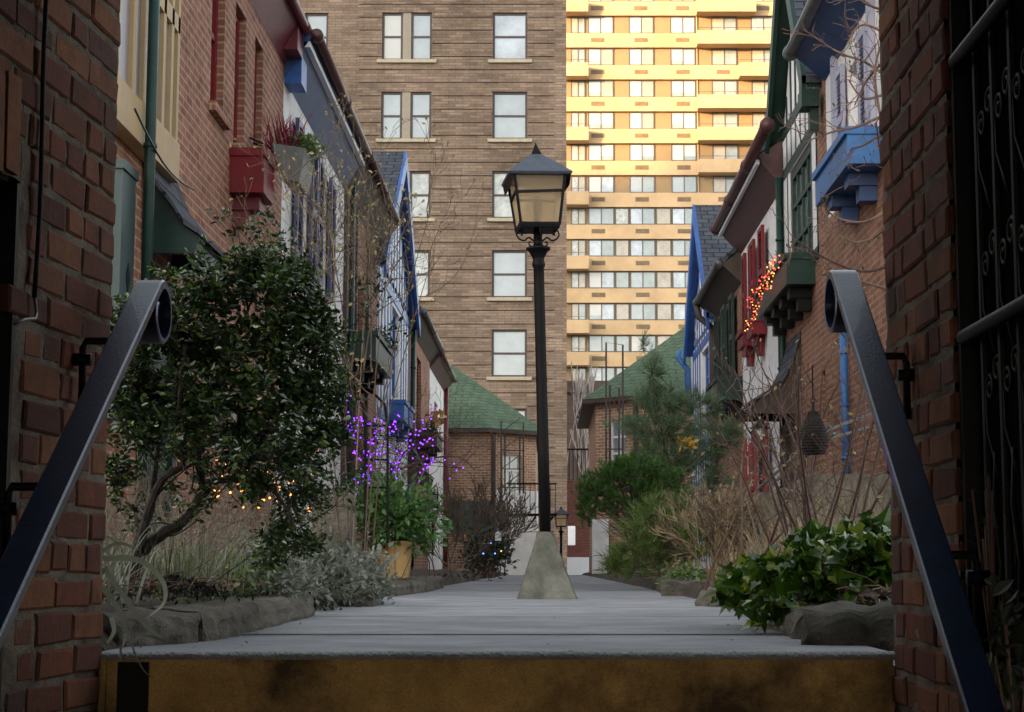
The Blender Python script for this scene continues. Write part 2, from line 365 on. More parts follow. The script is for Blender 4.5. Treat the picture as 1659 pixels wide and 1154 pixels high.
def grow(mb, p, d, L, r, depth, tips, spread=.6, upb=.15, kids=3, seg=4, wob=.18, nside=5, shrink=.68, rmin=.0012, allp=None):
    pts = [p.copy()]; rs = [r]; d = d.normalized()
    for i in range(seg):
        d = (d + Vector((rnd.gauss(0, wob), rnd.gauss(0, wob), rnd.gauss(0, wob) + upb * .3))).normalized()
        p = p + d * (L / seg); pts.append(p.copy()); rs.append(max(rmin, r * (1 - .45 * (i + 1) / seg)))
        if allp is not None: allp.append((p.copy(), d.copy(), depth))
        if depth > 0 and i >= 1 and rnd.random() < .55:
            a = Vector((rnd.gauss(0, 1), rnd.gauss(0, 1), rnd.gauss(0, 1) + upb)).normalized()
            grow(mb, p, (d + a * spread * 1.3), L * shrink * .8, rs[-1] * .6, depth - 1, tips, spread, upb, kids, seg, wob, max(3, nside - 1), shrink, rmin, allp)
    mb.tube(pts, rs, nside, cap=False)
    if depth <= 0: tips.append((p, d)); return
    for k in range(kids):
        a = Vector((rnd.gauss(0, 1), rnd.gauss(0, 1), rnd.gauss(0, 1))).normalized()
        grow(mb, p, (d + a * spread + Vector((0, 0, upb))), L * shrink * rnd.uniform(.75, 1.1), rs[-1] * .75, depth - 1, tips, spread, upb, kids, seg, wob, max(3, nside - 1), shrink, rmin, allp)
def blades(mb, base_pts, length, width, lean=.5, seg=4, droop=.6, dirs=None):
    for i, b in enumerate(base_pts):
        th = rnd.uniform(0, 2 * math.pi); h = Vector((math.cos(th), math.sin(th), 0)); L = length * rnd.uniform(.5, 1.2)
        if dirs: h = Vector(dirs[i]).normalized()
        ln = lean * rnd.uniform(.2, 1.2); w = h.cross(Vector((0, 0, 1))) * width * rnd.uniform(.6, 1.2) * .5; p = Vector(b); n0 = len(mb.v)
        for k in range(seg + 1):
            tt = k / seg; ang = ln + droop * tt * tt * rnd.uniform(.8, 1.6)
            ww = w * (1 - tt * .92); mb.v += [tuple(p - ww), tuple(p + ww)]
            p = p + (h * math.sin(ang) + Vector((0, 0, 1)) * math.cos(ang)) * (L / seg)
        for k in range(seg): a = n0 + 2 * k; mb.f.append((a, a + 1, a + 3, a + 2))
def ellpts(n, c, r, shell=.5, noise_amp=.25, seed=0, zmin=None):
    """points through an ellipsoid volume with an uneven outline and gaps"""
    from mathutils import noise as NZ
    out = []; c = Vector(c)
    while len(out) < n:
        v = Vector((rnd.gauss(0, 1), rnd.gauss(0, 1), rnd.gauss(0, 1))).normalized()
        k = 1 + noise_amp * 2 * NZ.noise(v * 2.2 + Vector((seed, 0, 0))); rr = (shell + (1 - shell) * rnd.random()) * k
        q = Vector((v.x * r[0], v.y * r[1], v.z * r[2])) * rr
        if NZ.noise((q + c) * (2.2 / max(r)) * 1.3 + Vector((0, seed, 0))) < -.13: continue
        p = c + q
        if zmin is not None and p.z < zmin: continue
        out.append(p)
    return out
def clumps(centers, per, spread): return [Vector(c) + Vector((rnd.gauss(0, spread), rnd.gauss(0, spread), rnd.gauss(0, spread))) for c in centers for _ in range(per)]
def tufts(mb, tips, n, L, w, cone=.6):
    pts = []; dr = []
    for p, d in tips:
        for _ in range(n):
            q = Vector(p) - Vector(d) * rnd.uniform(0, L * .6); e = (Vector(d).normalized() + Vector((rnd.gauss(0, cone), rnd.gauss(0, cone), rnd.gauss(0, cone)))).normalized(); pts.append(q); dr.append(e)
    leaves(mb, [tuple(p) for p in pts], L, (np.array([[0, w], [1, 0], [0, -w]]), [(0, 1, 2)]), [tuple(d) for d in dr], fold=0, jit=.05)

# ================================================================== THE SETTING
exec_parts = []
# ground: street-level sheet with a cut where the entrance stairs go down
mb = MB()
mb.box(-400, 400, 3.98, 43.5, -1.6, -.035); mb.box(-400, 400, 43.5, 900, -1.6, -1.0); mb.box(-400, -2.6, -400, 3.97, -.6, -.03); mb.box(2.6, 400, -400, 3.97, -.6, -.03)
struct('ground', mb, m_ground, 'dark paved ground under and around the walk')
mb = MB(); mb.box(-2.6, 2.6, -60, 4, -3.2, -2.9); struct('lower_ground', mb, m_ground, 'lower pavement at the foot of the entrance stairs')
# walk in cast bays
mb = MB(); ys = [3.94, 4.05, 4.92, 4.935, 6.15, 6.16, 8.3, 8.31, 10.9, 10.91, 13.5, 13.51, 16.5, 16.51, 20, 20.02, 25, 25.02, 31, 31.02, 38, 38.02, 60]
y = 3.955
for y1, zt_k in ((4.95, 0), (6.7, .0045), (9.6, .0055), (13.4, .0065), (19.5, .0075), (28, .0085), (43.5, .0095)):
    mb.box(-1.25 if y > 4 else -1.02, 1.3 if y > 4 else .78, y + (.004 if y > 4 else .011), y1 - .002, -.2, zt_k); y = y1
mb.box(-1.3, 1.35, 3.96, 43.5, -.21, -.03)
struct('walk', mb, m_walk, 'grey concrete walk scored into bays running between the gardens')
# entrance stairs (top step brown-painted)
mb = MB(); mb.box(-1.005, .775, 3.935, 3.955, -.18, -.012)
mb.box(-1.005, -.99, 3.925, 3.936, -.18, -.014)
ts = struct('top_riser', mb, m_riser, 'brown stained riser of the top entrance step')
mb = MB(); pf = [(3.958, .0025), (3.948, .0025), (3.938, .001), (3.930, -.003), (3.9285, -.008), (3.931, -.014), (3.945, -.016)]
for i in range(361):
    x = -1.012 + (.79 + 1.012) * i / 360
    for (a, b) in pf: q_ = rnd.gauss(0, .0006) + (.0025 * (rnd.random() ** 6)); mb.v.append((x, a + rnd.gauss(0, .0006) + q_, b - q_))
for i in range(360):
    for k in range(6): mb.f.append((i * 7 + k, i * 7 + 7 + k, i * 7 + 8 + k, i * 7 + k + 1))
struct('step_nosing', mb, m_walk, 'worn concrete nosing on the top entrance step')
mb = MB()
for i in range(1, 16): mb.box(-1.2, .9, 3.94 - .25 * i, 3.94 - .25 * (i - 1) if i > 1 else 3.934, -3.1, -.18 * i)
struct('stairs', mb, m_riser, 'brown concrete entrance stairs descending towards the street')
mb = MB(); mb.box(-.965, -.895, 3.929, 3.9348, -.18, -.020); struct('riser_strip', mb, m_black, 'dark upright strip set in the brown riser near the left wall')
# garden beds
def bed(x0, x1, nm, lab, zf):
    mb = MB(); nx, ny = 16, 90; ys_ = [4.1 + (46 - 4.1) * (j / ny) ** 1.6 for j in range(ny + 1)]; b = 0
    for j, yy in enumerate(ys_):
        for i in range(nx + 1): tt = i / nx; xx = x0 + (x1 - x0) * tt; mb.v.append((xx, yy, -.06 if (xx > -1 and i == nx and x1 < 0) or (i == 0 and x0 > 0) else .045 + zf(tt) + rnd.uniform(-.015, .015)))
    for j in range(ny):
        for i in range(nx): a = j * (nx + 1) + i; mb.f.append((a, a + 1, a + nx + 2, a + nx + 1))
    struct(nm, mb, m_soil, lab, smooth=True)
bed(-2.8, -.97, 'garden_bed', 'dark soil bed along the left house fronts', lambda t: .10 * (1 - t))
bed(.80, 3.1, 'garden_bed', 'dark soil bed along the right house fronts', lambda t: .12 * t)
# ------------------------------------------------------------------ gateway piers of real bricks
def brickwork(F, length, z0, z1, skip=None, s0=0.0, ends=True):
    mb = MB(); row = 0; z = z0; ch, j = .060, .012
    while z < z1:
        head = (row % 6 == 3); s = s0 + (0 if row % 2 else -.10) ; 
        while s < length:
            L = .092 if head or rnd.random() < .38 else .197
            a, b = max(s, s0), min(s + L, length)
            if b - a > .03 and not (skip and skip((a + b) / 2, z + .03)):
                d = rnd.uniform(-.003, .004); c = .0055; za = z + rnd.uniform(-.003, .003); zb = z + ch + rnd.uniform(-.003, .003); q = [rnd.uniform(-.0035, .0035) for _ in range(8)]
                base = len(mb.v)
                for (aa, bb, zz0, zz1, dd) in ((a, b, za, zb, -.02), (a, b, za, zb, d - .004), (a + c, b - c, za + c, zb - c, d + .001)):
                    for k, (x, y_) in enumerate(((aa, zz0), (bb, zz0), (bb, zz1), (aa, zz1))): mb.v.append(tuple(F.p(x + q[k], y_ + q[k + 4], dd)))
                for r_ in (0, 4):
                    for k in range(4): k2 = (k + 1) % 4; mb.f.append((base + r_ + k, base + r_ + k2, base + r_ + 4 + k2, base + r_ + 4 + k))
                mb.f.append((base + 8, base + 9, base + 10, base + 11))
            s += L + j + rnd.uniform(-.003, .003)
        z += .072; row += 1
    return mb
def grid_slab(mb, F, u0, u1, z0, z1, d0, d1, st=.03):
    nu, nz = int((u1 - u0) / st) + 1, int((z1 - z0) / st) + 1; b = len(mb.v)
    for j in range(nz + 1):
        for i in range(nu + 1): mb.v.append(tuple(F.p(u0 + (u1 - u0) * i / nu, z0 + (z1 - z0) * j / nz, d1)))
    for j in range(nz):
        for i in range(nu): a = b + j * (nu + 1) + i; mb.f.append((a, a + 1, a + nu + 2, a + nu + 1))
    F.box(mb, u0, u1, z0, z1, d0, d1 - .02)
# left pier: inner face leans in slightly towards the garden
tl = math.atan(.085); FL0 = Fr((-1.005 - 3.94 * .085, 0), (math.sin(tl), math.cos(tl)), (math.cos(tl), -math.sin(tl)))
kL = 1 / math.cos(tl); sE = 3.94 * kL
pier = thing('brick_gate_pier', 'tall rough red brick gateway wall left of the steps', 'brick wall', (-1.2, 3.6, -.2))
skipL = lambda s, z: (s < 3.40 and z < .96 + .10 * math.sin((s - 2.6) * 2)) or s < .3
link('brick_face', brickwork(FL0, sE, -.9, 2.4, skipL), m_gb, pier, noise=.003, nscale=22)
mb = MB(); grid_slab(mb, FL0, 3.40, sE - .002, -1.2, 2.5, -.9, -.0035); grid_slab(mb, FL0, -.5, 3.397, .955, 2.5, -.9, -.0035)
link('mortar', mb, m_gm, pier, noise=.004, nscale=35)
mb = MB(); FL0.box(mb, -.5, 3.397, -3, .95, -.95, -.06); FL0.box(mb, 3.385, 3.399, -3, .95, -.059, -.003); link('niche_shade_sheet', mb, m_black, pier)  # black sheet standing in for the shade inside the niche
mb = MB()
for i in range(9):
    s = 3.36 - i * .075; FL0.box(mb, s - .062, s, .96 - .01 * i + rnd.uniform(-.004, .004), 1.155 - .01 * i, -.03, .008)
link('arch_course', mb, m_gb, pier, noise=.003, nscale=30)
FR0 = Fr((.775, 0), (0, 1), (-1, 0))
pier2 = thing('brick_gate_pier', 'tall rough red brick gateway wall right of the steps', 'brick wall', (1.1, 3.6, -.2))
link('brick_face', brickwork(FR0, 3.94, -.9, 2.4, lambda s, z: s < 3.30, 3.29), m_gb, pier2, noise=.003, nscale=22)
mb = MB(); grid_slab(mb, FR0, 3.2935, 3.938, -1.2, 2.5, -.9, -.0035); link('mortar', mb, m_gm, pier2, noise=.004, nscale=35)
mb = MB(); FR0.box(mb, 3.27, 3.292, -3, 2.49, -.9, -.012); link('pier_shade_sheet', mb, m_black, pier2)  # black cover added so the pier end looks deep in shade
# passage shell
mb = MB(); mb.box(1.50, 1.75, -9, 3.28, -3, 2.5); mb.box(-1.95, -1.9, -9, 3.3, -3, 2.5)
mb.box(-2.3, 2.0, -9, 3.94, 2.5, 2.9)
struct('wall_passage', mb, m_dkbr, 'dark brick walls and roof of the covered entrance passage')
mb = MB(); mb.box(.9, 1.5, -1.5, 3.28, -3.1, -.45); struct('planter_floor', mb, m_soil, 'dark soil strip behind the open gate')
# ------------------------------------------------------------------ handrails
def handrail(X, Cc, rad, slope, lab, side, brs, w=.060):
    root = thing('handrail', lab, 'handrail', (X, Cc[0] - .3, Cc[1] - .3), 'painted steel handrails beside the steps')
    a0 = math.pi / 2 + math.atan(slope); p0 = (Cc[0] + rad * math.cos(a0), Cc[1] + rad * math.sin(a0))
    path = [(p0[0] - 2.6 * k / 8, p0[1] - 2.6 * slope * k / 8) for k in range(8, 0, -1)]
    N = 90
    for i in range(N + 1):
        th = a0 - (math.pi * 2.15) * i / N; tt = i / N; rr = rad * (1 - .62 * max(0, (tt - .30)) / .70)
        path.append((Cc[0] + rr * math.cos(th), Cc[1] + rr * math.sin(th)))
    mb = MB(); hw = w / 2; bv = .0035; m_ = len(path)
    for i, (yy, zz) in enumerate(path):
        q0 = path[max(i - 1, 0)]; q1 = path[min(i + 1, m_ - 1)]; ty, tz = q1[0] - q0[0], q1[1] - q0[1]; l = math.hypot(ty, tz); ny, nz = -tz / l, ty / l
        tp = 1 - .35 * max(0, (i - 40) / (m_ - 40)); th_ = .020 * (1 if i < 12 else max(.4, 1 - (i - 12) / 100))
        for (dx, dn) in ((-hw, -th_), (hw, -th_), (hw, -bv), (hw - bv, 0), (hw * .3, .0001), (-hw * .3, .0001), (-hw + bv, 0), (-hw, -bv)):
            mb.v.append((X + dx * tp, yy + ny * dn, zz + nz * dn))
    for i in range(m_ - 1):
        for k in range(8): k2 = (k + 1) % 8; mb.f.append((i * 8 + k, i * 8 + k2, (i + 1) * 8 + k2, (i + 1) * 8 + k))
    mb.f.append(tuple(range(8))); mb.f.append(tuple((m_ - 1) * 8 + k for k in range(8)))
    rc = link('rail_cap', mb, m_rail, root, smooth=True); rc.data.set_sharp_from_angle(angle=R(25))
    for yy in brs:
        zz = p0[1] - (p0[0] - yy) * slope - .03; b = MB(); wx = side
        b.tube([(X, yy, zz), (X, yy, zz - .03), (X + (wx - X) * .3, yy, zz - .035), (wx - .018 * (1 if wx > X else -1), yy, zz - .035), (wx - .012 * (1 if wx > X else -1), yy, zz - .05), (wx - .012 * (1 if wx > X else -1), yy, zz - .17)], .0085, 8)
        b.tube([(wx + .01 * (1 if wx > X else -1), yy, zz - .075), (wx - .03 * (1 if wx > X else -1), yy, zz - .075)], .014, 8)
        link('bracket', b, m_black, root, smooth=True)
handrail(-.895, (3.86, .755), .08, .70, 'dark painted steel handrail with scroll end on the left gateway wall', -1.015, (3.70, 3.22))
handrail(.672, (3.90, .785), .08, .76, 'dark painted steel handrail with scroll end on the right gateway wall', .775, (3.66, 3.1))
# ------------------------------------------------------------------ open iron gate leaf, right
g = thing('iron_gate', 'black wrought iron gate leaf folded open beside the right brick wall', 'gate', (.80, 2.9, -.4))
GX = .82
def spiral(cy, cz, r0, turns, flip=1, start=0, n=40, rend=.15):
    return [(GX, cy + flip * math.cos(start + 2 * math.pi * turns * i / n) * r0 * (1 - (1 - rend) * i / n), cz + math.sin(start + 2 * math.pi * turns * i / n) * r0 * (1 - (1 - rend) * i / n)) for i in range(n + 1)]
for z in (.625, 1.165):
    mb = MB(); mb.tube([(GX - .03, 2.1, z), (GX - .03, 3.26, z), (GX - .03, 3.285, z - .004)], [.014, .014, .006], 8); link('rail', mb, m_black, g, smooth=True)
mb = MB()
for z in (-.4, 1.9): mb.box(GX - .008, GX + .008, 2.1, 3.24, z - .015, z + .015)
link('frame', mb, m_black, g)
for k in range(9):
    yy = 3.22 - k * .125; mb = MB(); mb.tube([(GX, yy, -.4), (GX, yy, 1.9)], .008, 6); link('picket', mb, m_black, g)
for k in range(8):
    c = 3.22 - k * .125 - .0625; mb = MB()
    for cz in (.75, .52, 1.02):
        mb.tube(spiral(c + .028, cz, .028, 1.6, 1, 0), .0045, 5); mb.tube(spiral(c - .028, cz + .03, .028, 1.6, -1, 0), .0045, 5)
        mb.tube([(GX, c + .056, cz), (GX, c + .05, cz - .08), (GX, c + .01, cz - .13), (GX, c - .02, cz - .17)], .0045, 5)
    mb.tube([(GX, c, .40), (GX, c + .02, .3), (GX, c - .02, .2), (GX, c, .1)], .006, 5)
    link('scroll', mb, m_black, g, smooth=True)
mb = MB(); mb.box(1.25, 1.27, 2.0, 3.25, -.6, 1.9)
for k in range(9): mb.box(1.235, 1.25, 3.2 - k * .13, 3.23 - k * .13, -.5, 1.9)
one('dark_backing', mb, m_black, 'black board screen added as the dark behind the open gate', 'backing')  # added black sheet and slats, standing in for shade behind the gate
# cable and conduit on left wall
mb = MB(); pts = []
for i in range(15): tt = i / 14; s_ = 3.495 - .045 * tt + .012 * math.sin(tt * 9); pts.append(FL0.p(s_, 1.95 - 1.22 * tt, .012))
mb.tube(pts, .0055, 6); one('cable', mb, m_black, 'black cable hanging down the left gateway bricks', 'cable', smooth=True)
mb = MB(); mb.tube([FL0.p(3.34, .66, .02), FL0.p(3.38, .675, .025), FL0.p(3.44, .685, .022), FL0.p(3.462, .70, .015), FL0.p(3.455, .735, .012)], .0035, 6)
one('wire_end', mb, m_gal, 'bare grey wire end poking from the left gateway bricks', 'wire', smooth=True)
# ------------------------------------------------------------------ street lamps
def lamp(loc, lab, tilt=(0, 0), rot=R(8)):
    root = thing('street_lamp', lab, 'street lamp', loc, 'iron lamps standing in the middle of the walk')
    def lk(nm, mb, m, par=None, **k):
        o = link(nm, mb, m, None, **k); o.parent = par or root; return o
    def sq(mb, prof, rot_=0):   # square lathe; r = half width
        mb.lathe([(r * math.sqrt(2), z) for r, z in prof], (0, 0, 0), 4, math.pi / 4 + rot_)
    mb = MB(); n = 10
    for j in range(n + 1):     # concrete foot, rounded square frustum
        t_ = j / n; hw = .192 + (.062 - .192) * (t_ ** .93); z = .36 * t_
        for k in range(24):
            th = 2 * math.pi * k / 24 + math.pi / 4 + .0; e = 12 - 4 * t_; c_, s_ = math.cos(th), math.sin(th)
            rr = hw / ((abs(c_) ** e + abs(s_) ** e) ** (1 / e)); mb.v.append((rr * c_, rr * s_, z))
    for j in range(n):
        for k in range(24): k2 = (k + 1) % 24; mb.f.append((j * 24 + k, j * 24 + k2, (j + 1) * 24 + k2, (j + 1) * 24 + k))
    b = len(mb.v)
    for k in range(24): th = 2 * math.pi * k / 24; mb.v.append((.052 * math.cos(th), .052 * math.sin(th), .40))
    for k in range(24): k2 = (k + 1) % 24; mb.f.append((n * 24 + k, n * 24 + k2, b + k2, b + k))
    mb.f.append(tuple(b + k for k in range(24)))
    lk('concrete_foot', mb, m_cast, noise=.006, nscale=14)
    mb = MB(); mb.lathe([(.036, .38), (.036, .9), (.034, 1.9), (.034, 1.99), (.042, 2.0), (.042, 2.025), (.036, 2.03), (.038, 2.05), (.052, 2.075), (.066, 2.095), (.078, 2.10), (.078, 2.115), (.055, 2.12), (.036, 2.125), (.028, 2.14), (.028, 2.235)], n=20)
    lk('post', mb, m_black, smooth=True)
    for k in range(4):
        mb = MB(); a = rot + k * math.pi / 2; c_, s_ = math.cos(a), math.sin(a)
        def pt(r, z): return (c_ * r, s_ * r, z)
        q = [pt(.028, 2.155), pt(.055, 2.178), pt(.072, 2.172), pt(.082, 2.160), pt(.1, 2.158), pt(.122, 2.168), pt(.138, 2.19), pt(.134, 2.213), pt(.115, 2.222), pt(.098, 2.21), pt(.1, 2.193), pt(.112, 2.193)]
        mb.tube(q, .0055, 6); mb.tube([pt(.03, 2.12), pt(.05, 2.124), pt(.060, 2.135), pt(.058, 2.15), pt(.046, 2.15)], .005, 6)
        lk('scroll_bracket', mb, m_black, smooth=True)
    mb = MB(); sq(mb, [(.128, 2.222), (.131, 2.238), (.125, 2.24)], rot); lk('lantern_tray', mb, m_black)
    fr = MB()
    def cr(hw, z, k): a = rot + math.pi / 4 + k * math.pi / 2; return Vector((hw * math.sqrt(2) * math.cos(a), hw * math.sqrt(2) * math.sin(a), z))
    for k in range(4):
        fr.tube([cr(.124, 2.235, k), cr(.162, 2.53, k)], .013, 4); fr.tube([cr(.126, 2.245, k), cr(.126, 2.245, k + 1)], .008, 4)
        fr.tube([cr(.149, 2.43, k), cr(.1495, 2.44, k + 1)], .011, 4)
    lf = lk('lantern_frame', fr, m_black)
    for k in range(4):
        mb = MB(); mb.poly([cr(.121, 2.245, k), cr(.121, 2.245, k + 1), cr(.158, 2.53, k + 1), cr(.158, 2.53, k)]); lk('glass', mb, m_amber, lf)
    mb = MB(); mb.lathe([(.02, 2.24), (.02, 2.33), (.028, 2.34), (.028, 2.42), (.01, 2.43)], n=12); lk('lamp_socket', mb, m_black, smooth=True)
    mb = MB(); sq(mb, [(.200, 2.532), (.206, 2.545), (.11, 2.625), (.03, 2.69), (.02, 2.685), (.10, 2.61), (.195, 2.54)], rot); lr = lk('lantern_roof', mb, m_lamproof)
    for k in (0, 2):
        mb = MB(); A_, B_ = cr(.197, 2.535, k + 1), cr(.197, 2.535, k + 2); A2, B2 = cr(.186, 2.465, k + 1), cr(.186, 2.465, k + 2); mb.slab([A_, B_, B2, A2], (0, 0, .002)); lk('side_skirt', mb, m_black, lr)
    mb = MB(); sq(mb, [(.036, 2.678), (.033, 2.69), (.015, 2.725), (.002, 2.765)], rot); lk('finial', mb, m_black)
    root.rotation_euler = (0, tilt[0], 0); root.scale = (.95, .95, 1.008)
    return root
lx, _ = atY(886, 972, 10.4); lamp((lx, 10.4, 0), 'tall black iron lamp with amber lantern on a concrete foot mid walk', (-.025, 0))
lamp((atY(909, 925, 45)[0], 45, -1.0), 'small distant lamp standing at the far end of the walk', (0, 0), R(4))

# ================================================================== ROW HOUSES
FL = Fr((-2.75, 0), (0, 1), (1, 0)); FRr = Fr((3.05, 0), (0, 1), (-1, 0))
def house(F, y0, y1, z1, wallm, lab, holes=(), holes_depth=.14, name='row_house', zsplit=None, upper=None, side_m=None):
    b = F.p((y0 + y1) / 2, 0); root = thing(name, lab, 'house', tuple(b), 'attached cottages along the walk')
    mb = MB(); z0 = -.03
    if zsplit: F.wall(mb, y0, y1, z0, zsplit, [h for h in holes if h[3] <= zsplit + .01])
    else: F.wall(mb, y0, y1, z0, z1, holes)
    F.box(mb, y0, y1, z0, z1, -5.0, -.16); F.box(mb, y0, y0 + .004, z0, z1, -.16, 0)
    link('wall', mb, wallm, root)
    if zsplit:
        mb = MB(); F.wall(mb, y0, y1, zsplit, z1, [h for h in holes if h[2] >= zsplit - .01]); link('upper_wall', mb, upper, root)
    return root
def eave_roof(F, root, y0, y1, z, d, soff_m, zw=None, rm=m_slate, fascia=None):
    zw = zw or z - .35; mb = MB()
    mb.slab([F.p(y0, z, d), F.p(y1, z, d), F.p(y1, z + 3.0, -2.9), F.p(y0, z + 3.0, -2.9)], (0, 0, .09)); link('roof', mb, rm, root)
    mb = MB(); mb.slab([F.p(y0, zw, .003), F.p(y0, z - .01, d), F.p(y0, z - .002, d), F.p(y0, z + .22, .003)], tuple(F.a * (y1 - y0))); link('soffit', mb, soff_m, root)
def gable(F, root, y0, y1, ze, za, d, rm, bm, wm, tm, back=-4.0):
    yc = (y0 + y1) / 2
    mb = MB(); mb.slab([F.p(y0 + .1, ze, 0), F.p(y1 - .1, ze, 0), F.p(yc, za - .1, 0)], tuple(F.n * -.2)); link('gable_wall', mb, wm, root)
    for a, b in ((y0, yc), (y1, yc)):
        mb = MB(); sgn = -1 if a == y0 else 1
        mb.slab([F.p(a + sgn * .15, ze - .15, d), F.p(b, za, d), F.p(b, za, back), F.p(a + sgn * .15, ze - .15, back)], (0, 0, .09)); link('roof', mb, rm, root)
        mb = MB(); mb.slab([F.p(a + sgn * .15, ze - .15 - .22, d + .005), F.p(a + sgn * .15, ze - .15 + .09, d + .005), F.p(b, za + .095, d + .005), F.p(b, za - .25, d + .005)], tuple(F.n * -.05)); link('bargeboard', mb, bm, root)
        mb = MB(); mb.slab([F.p(a + sgn * .15, ze - .17, d - .05), F.p(b, za - .02, d - .05), F.p(b, za - .02, .002), F.p(a + sgn * .15, ze - .17, .002)], (0, 0, -.03)); link('soffit', mb, bm, root)
    return yc
def timbers(F, root, y0, y1, z0, z1, n, m, beams=(), w=.09, skip=(), gab=None):
    mb = MB()
    for i in range(n + 1):
        c = y0 + (y1 - y0) * i / n; zt = z1
        if gab: yc, ze, za, yh = gab; zt = za - .25 - (za - ze) * abs(c - yc) / yh
        segs = [(z0, zt)]
        for (a, b, e, f) in skip:
            if a < c < b: segs = [(z0, e), (f, zt)] if e > z0 else [(f, zt)]
        for s0, s1 in segs:
            if s1 > s0: F.box(mb, max(c - w / 2, y0), min(c + w / 2, y1), s0, s1, .003, .014)
    for zb in beams: F.box(mb, y0, y1, zb - .07, zb + .07, .003, .018)
    return link('timber_frame', mb, m, root)
def hood(F, root, y0, y1, zt, zb, proud, wm, rm=m_slate):
    pr = [(0, zt), (.10, zt - (zt - zb) * .42), (.22, zt - (zt - zb) * .68), (proud * .72, zt - (zt - zb) * .88), (proud, zb)]
    mb = MB()
    for (d0, a), (d1, b) in zip(pr[:-1], pr[1:]): mb.slab([F.p(y0 - .06, a, d0), F.p(y0 - .06, b, d1), F.p(y1 + .06, b, d1), F.p(y1 + .06, a, d0)], (0, 0, .035))
    h = link('door_hood', mb, rm, root); mb = MB()
    for yy in (y0, y1 - .06): mb.slab([F.p(yy, a - .005, d * .97 + .003) for d, a in pr] + [F.p(yy, zb - .12, proud * .9), F.p(yy, zb - .12, .003)], tuple(F.a * .06))
    F.box(mb, y0 + .06, y1 - .06, zb - .11, zb + .0, proud * .8, proud * .9); link('bracket', mb, wm, h)
    return h
def door(F, root, y0, y1, z1, m, dm=None):
    mb = MB(); F.box(mb, y0, y0 + .08, 0, z1, .003, .06); F.box(mb, y1 - .08, y1, 0, z1, .003, .06); F.box(mb, y0 + .08, y1 - .08, z1 - .1, z1, .003, .058); F.box(mb, y0 + .08, y1 - .08, 0, z1 - .1, .003, .02)
    for zz in (.4, 1.2): F.box(mb, y0 + .2, y1 - .2, zz, zz + .6, .02, .035)
    o = link('door', mb, m, root); hb = MB(); hb.tube([F.p(y0 + .16, 1.3, .02), F.p(y0 + .16, 1.3, .07)], .025, 8); link('handle', hb, m_plum, o); return o
def pipe(F, root, y, z0, z1, m, d=.07, r=.045, name='downpipe'):
    mb = MB(); mb.tube([F.p(y, z0, d), F.p(y, z1, d)], r, 10)
    for k in range(3): zz = z0 + (z1 - z0) * (k + .5) / 3; mb.tube([F.p(y, zz, d), F.p(y, zz + .03, d)], r * 1.25, 10)
    return link(name, mb, m, root, smooth=True)
# ---- L1 brick with red trim + pale glazed bay
hs = [(13.7, 14.25, 3.95, 5.3), (14.75, 15.25, 3.86, 5.15), (15.75, 16.2, 3.86, 5.15)]
L1 = house(FL, 10.6, 17.5, 5.6, m_brickL, 'nearest left brick cottage with red windows, red window box and pale glazed upper bay', hs)
for h in hs:
    window(FL, L1, *h, m_red, g_dark, 1, 2, d=-.09, fw=.07)
    mb = MB(); FL.box(mb, h[0] - .06, h[1] + .06, h[2] - .08, h[2] - .002, .002, .06); link('sill', mb, m_brickL, L1)
winbox(FL, L1, 14.6, 15.15, 3.40, 3.79, m_red, .30, 1, m_dred, 'red window box under the two red windows')
eave_roof(FL, L1, 10.6, 17.5, 5.75, .20, m_dred, 5.38)
mb = MB(); FL.box(mb, 17.15, 17.5, 5.45, 5.85, .003, .19); link('eave_return', mb, m_dred, L1)
gutter(FL, L1, 12.9, 17.45, 5.75, .23, m_dred, .05)
mb = MB()   # glazed bay
ya, yb = 10.3, 12.1
bw = MB(); FL.box(bw, ya, yb, 3.02, 5.4, .003, .06); bay = link('bay_window', bw, m_tan, L1)
tb = MB(); FL.box(tb, ya - .02, yb + .02, 2.92, 3.2, .004, .11); FL.box(tb, ya, yb, 4.0, 4.12, .06, .10)
for c in (10.35, 10.75, 11.05, 11.35, 11.6, 11.85, 12.05): FL.box(tb, c - .035, c + .035, 3.2, 5.4, .06, .10)
link('frame', tb, m_tan, bay)
for a, b in ((10.39, 10.71), (10.79, 11.01), (11.09, 11.31), (11.39, 11.56), (11.64, 11.81), (11.89, 12.01)):
    pb = MB(); FL.box(pb, a, b, 3.21, 5.35, .061, .07); link('pane', pb, g_bay, bay)
pipe(FL, L1, 11.0, .2, 5.6, m_green, .16, .036)
hood(FL, L1, 11.5, 12.5, 3.0, 2.42, .40, m_green)
door(FL, L1, 11.55, 12.45, 2.15, m_green)
mb = MB(); FL.box(mb, 10.55, 10.9, 1.1, 2.72, .05, .10); FL.box(mb, 10.53, 10.92, 2.66, 2.72, .045, .112)
sh = link('shutter', mb, m_teal, L1); sh['label'] = 'teal shutter with a diamond cutout beside the green downpipe'
mb = MB(); q = FL.p(10.75, 2.0, .101)
for k in range(1): mb.slab([q + Vector((0, -.05, 0)), q + Vector((0, 0, .1)), q + Vector((0, .05, 0)), q + Vector((0, 0, -.1))], (.003, 0, 0))
link('diamond_cutout', mb, m_black, sh)
mb = MB(); c = [FL.p(10.4 + i * .2, 3.0 - .1 * math.sin(i / 9 * math.pi) - i * .012, .2) for i in range(10)]; mb.tube(c, .008, 5); one('cable', mb, m_green, 'thin green cable slung along the front below the pale bay', 'cable')
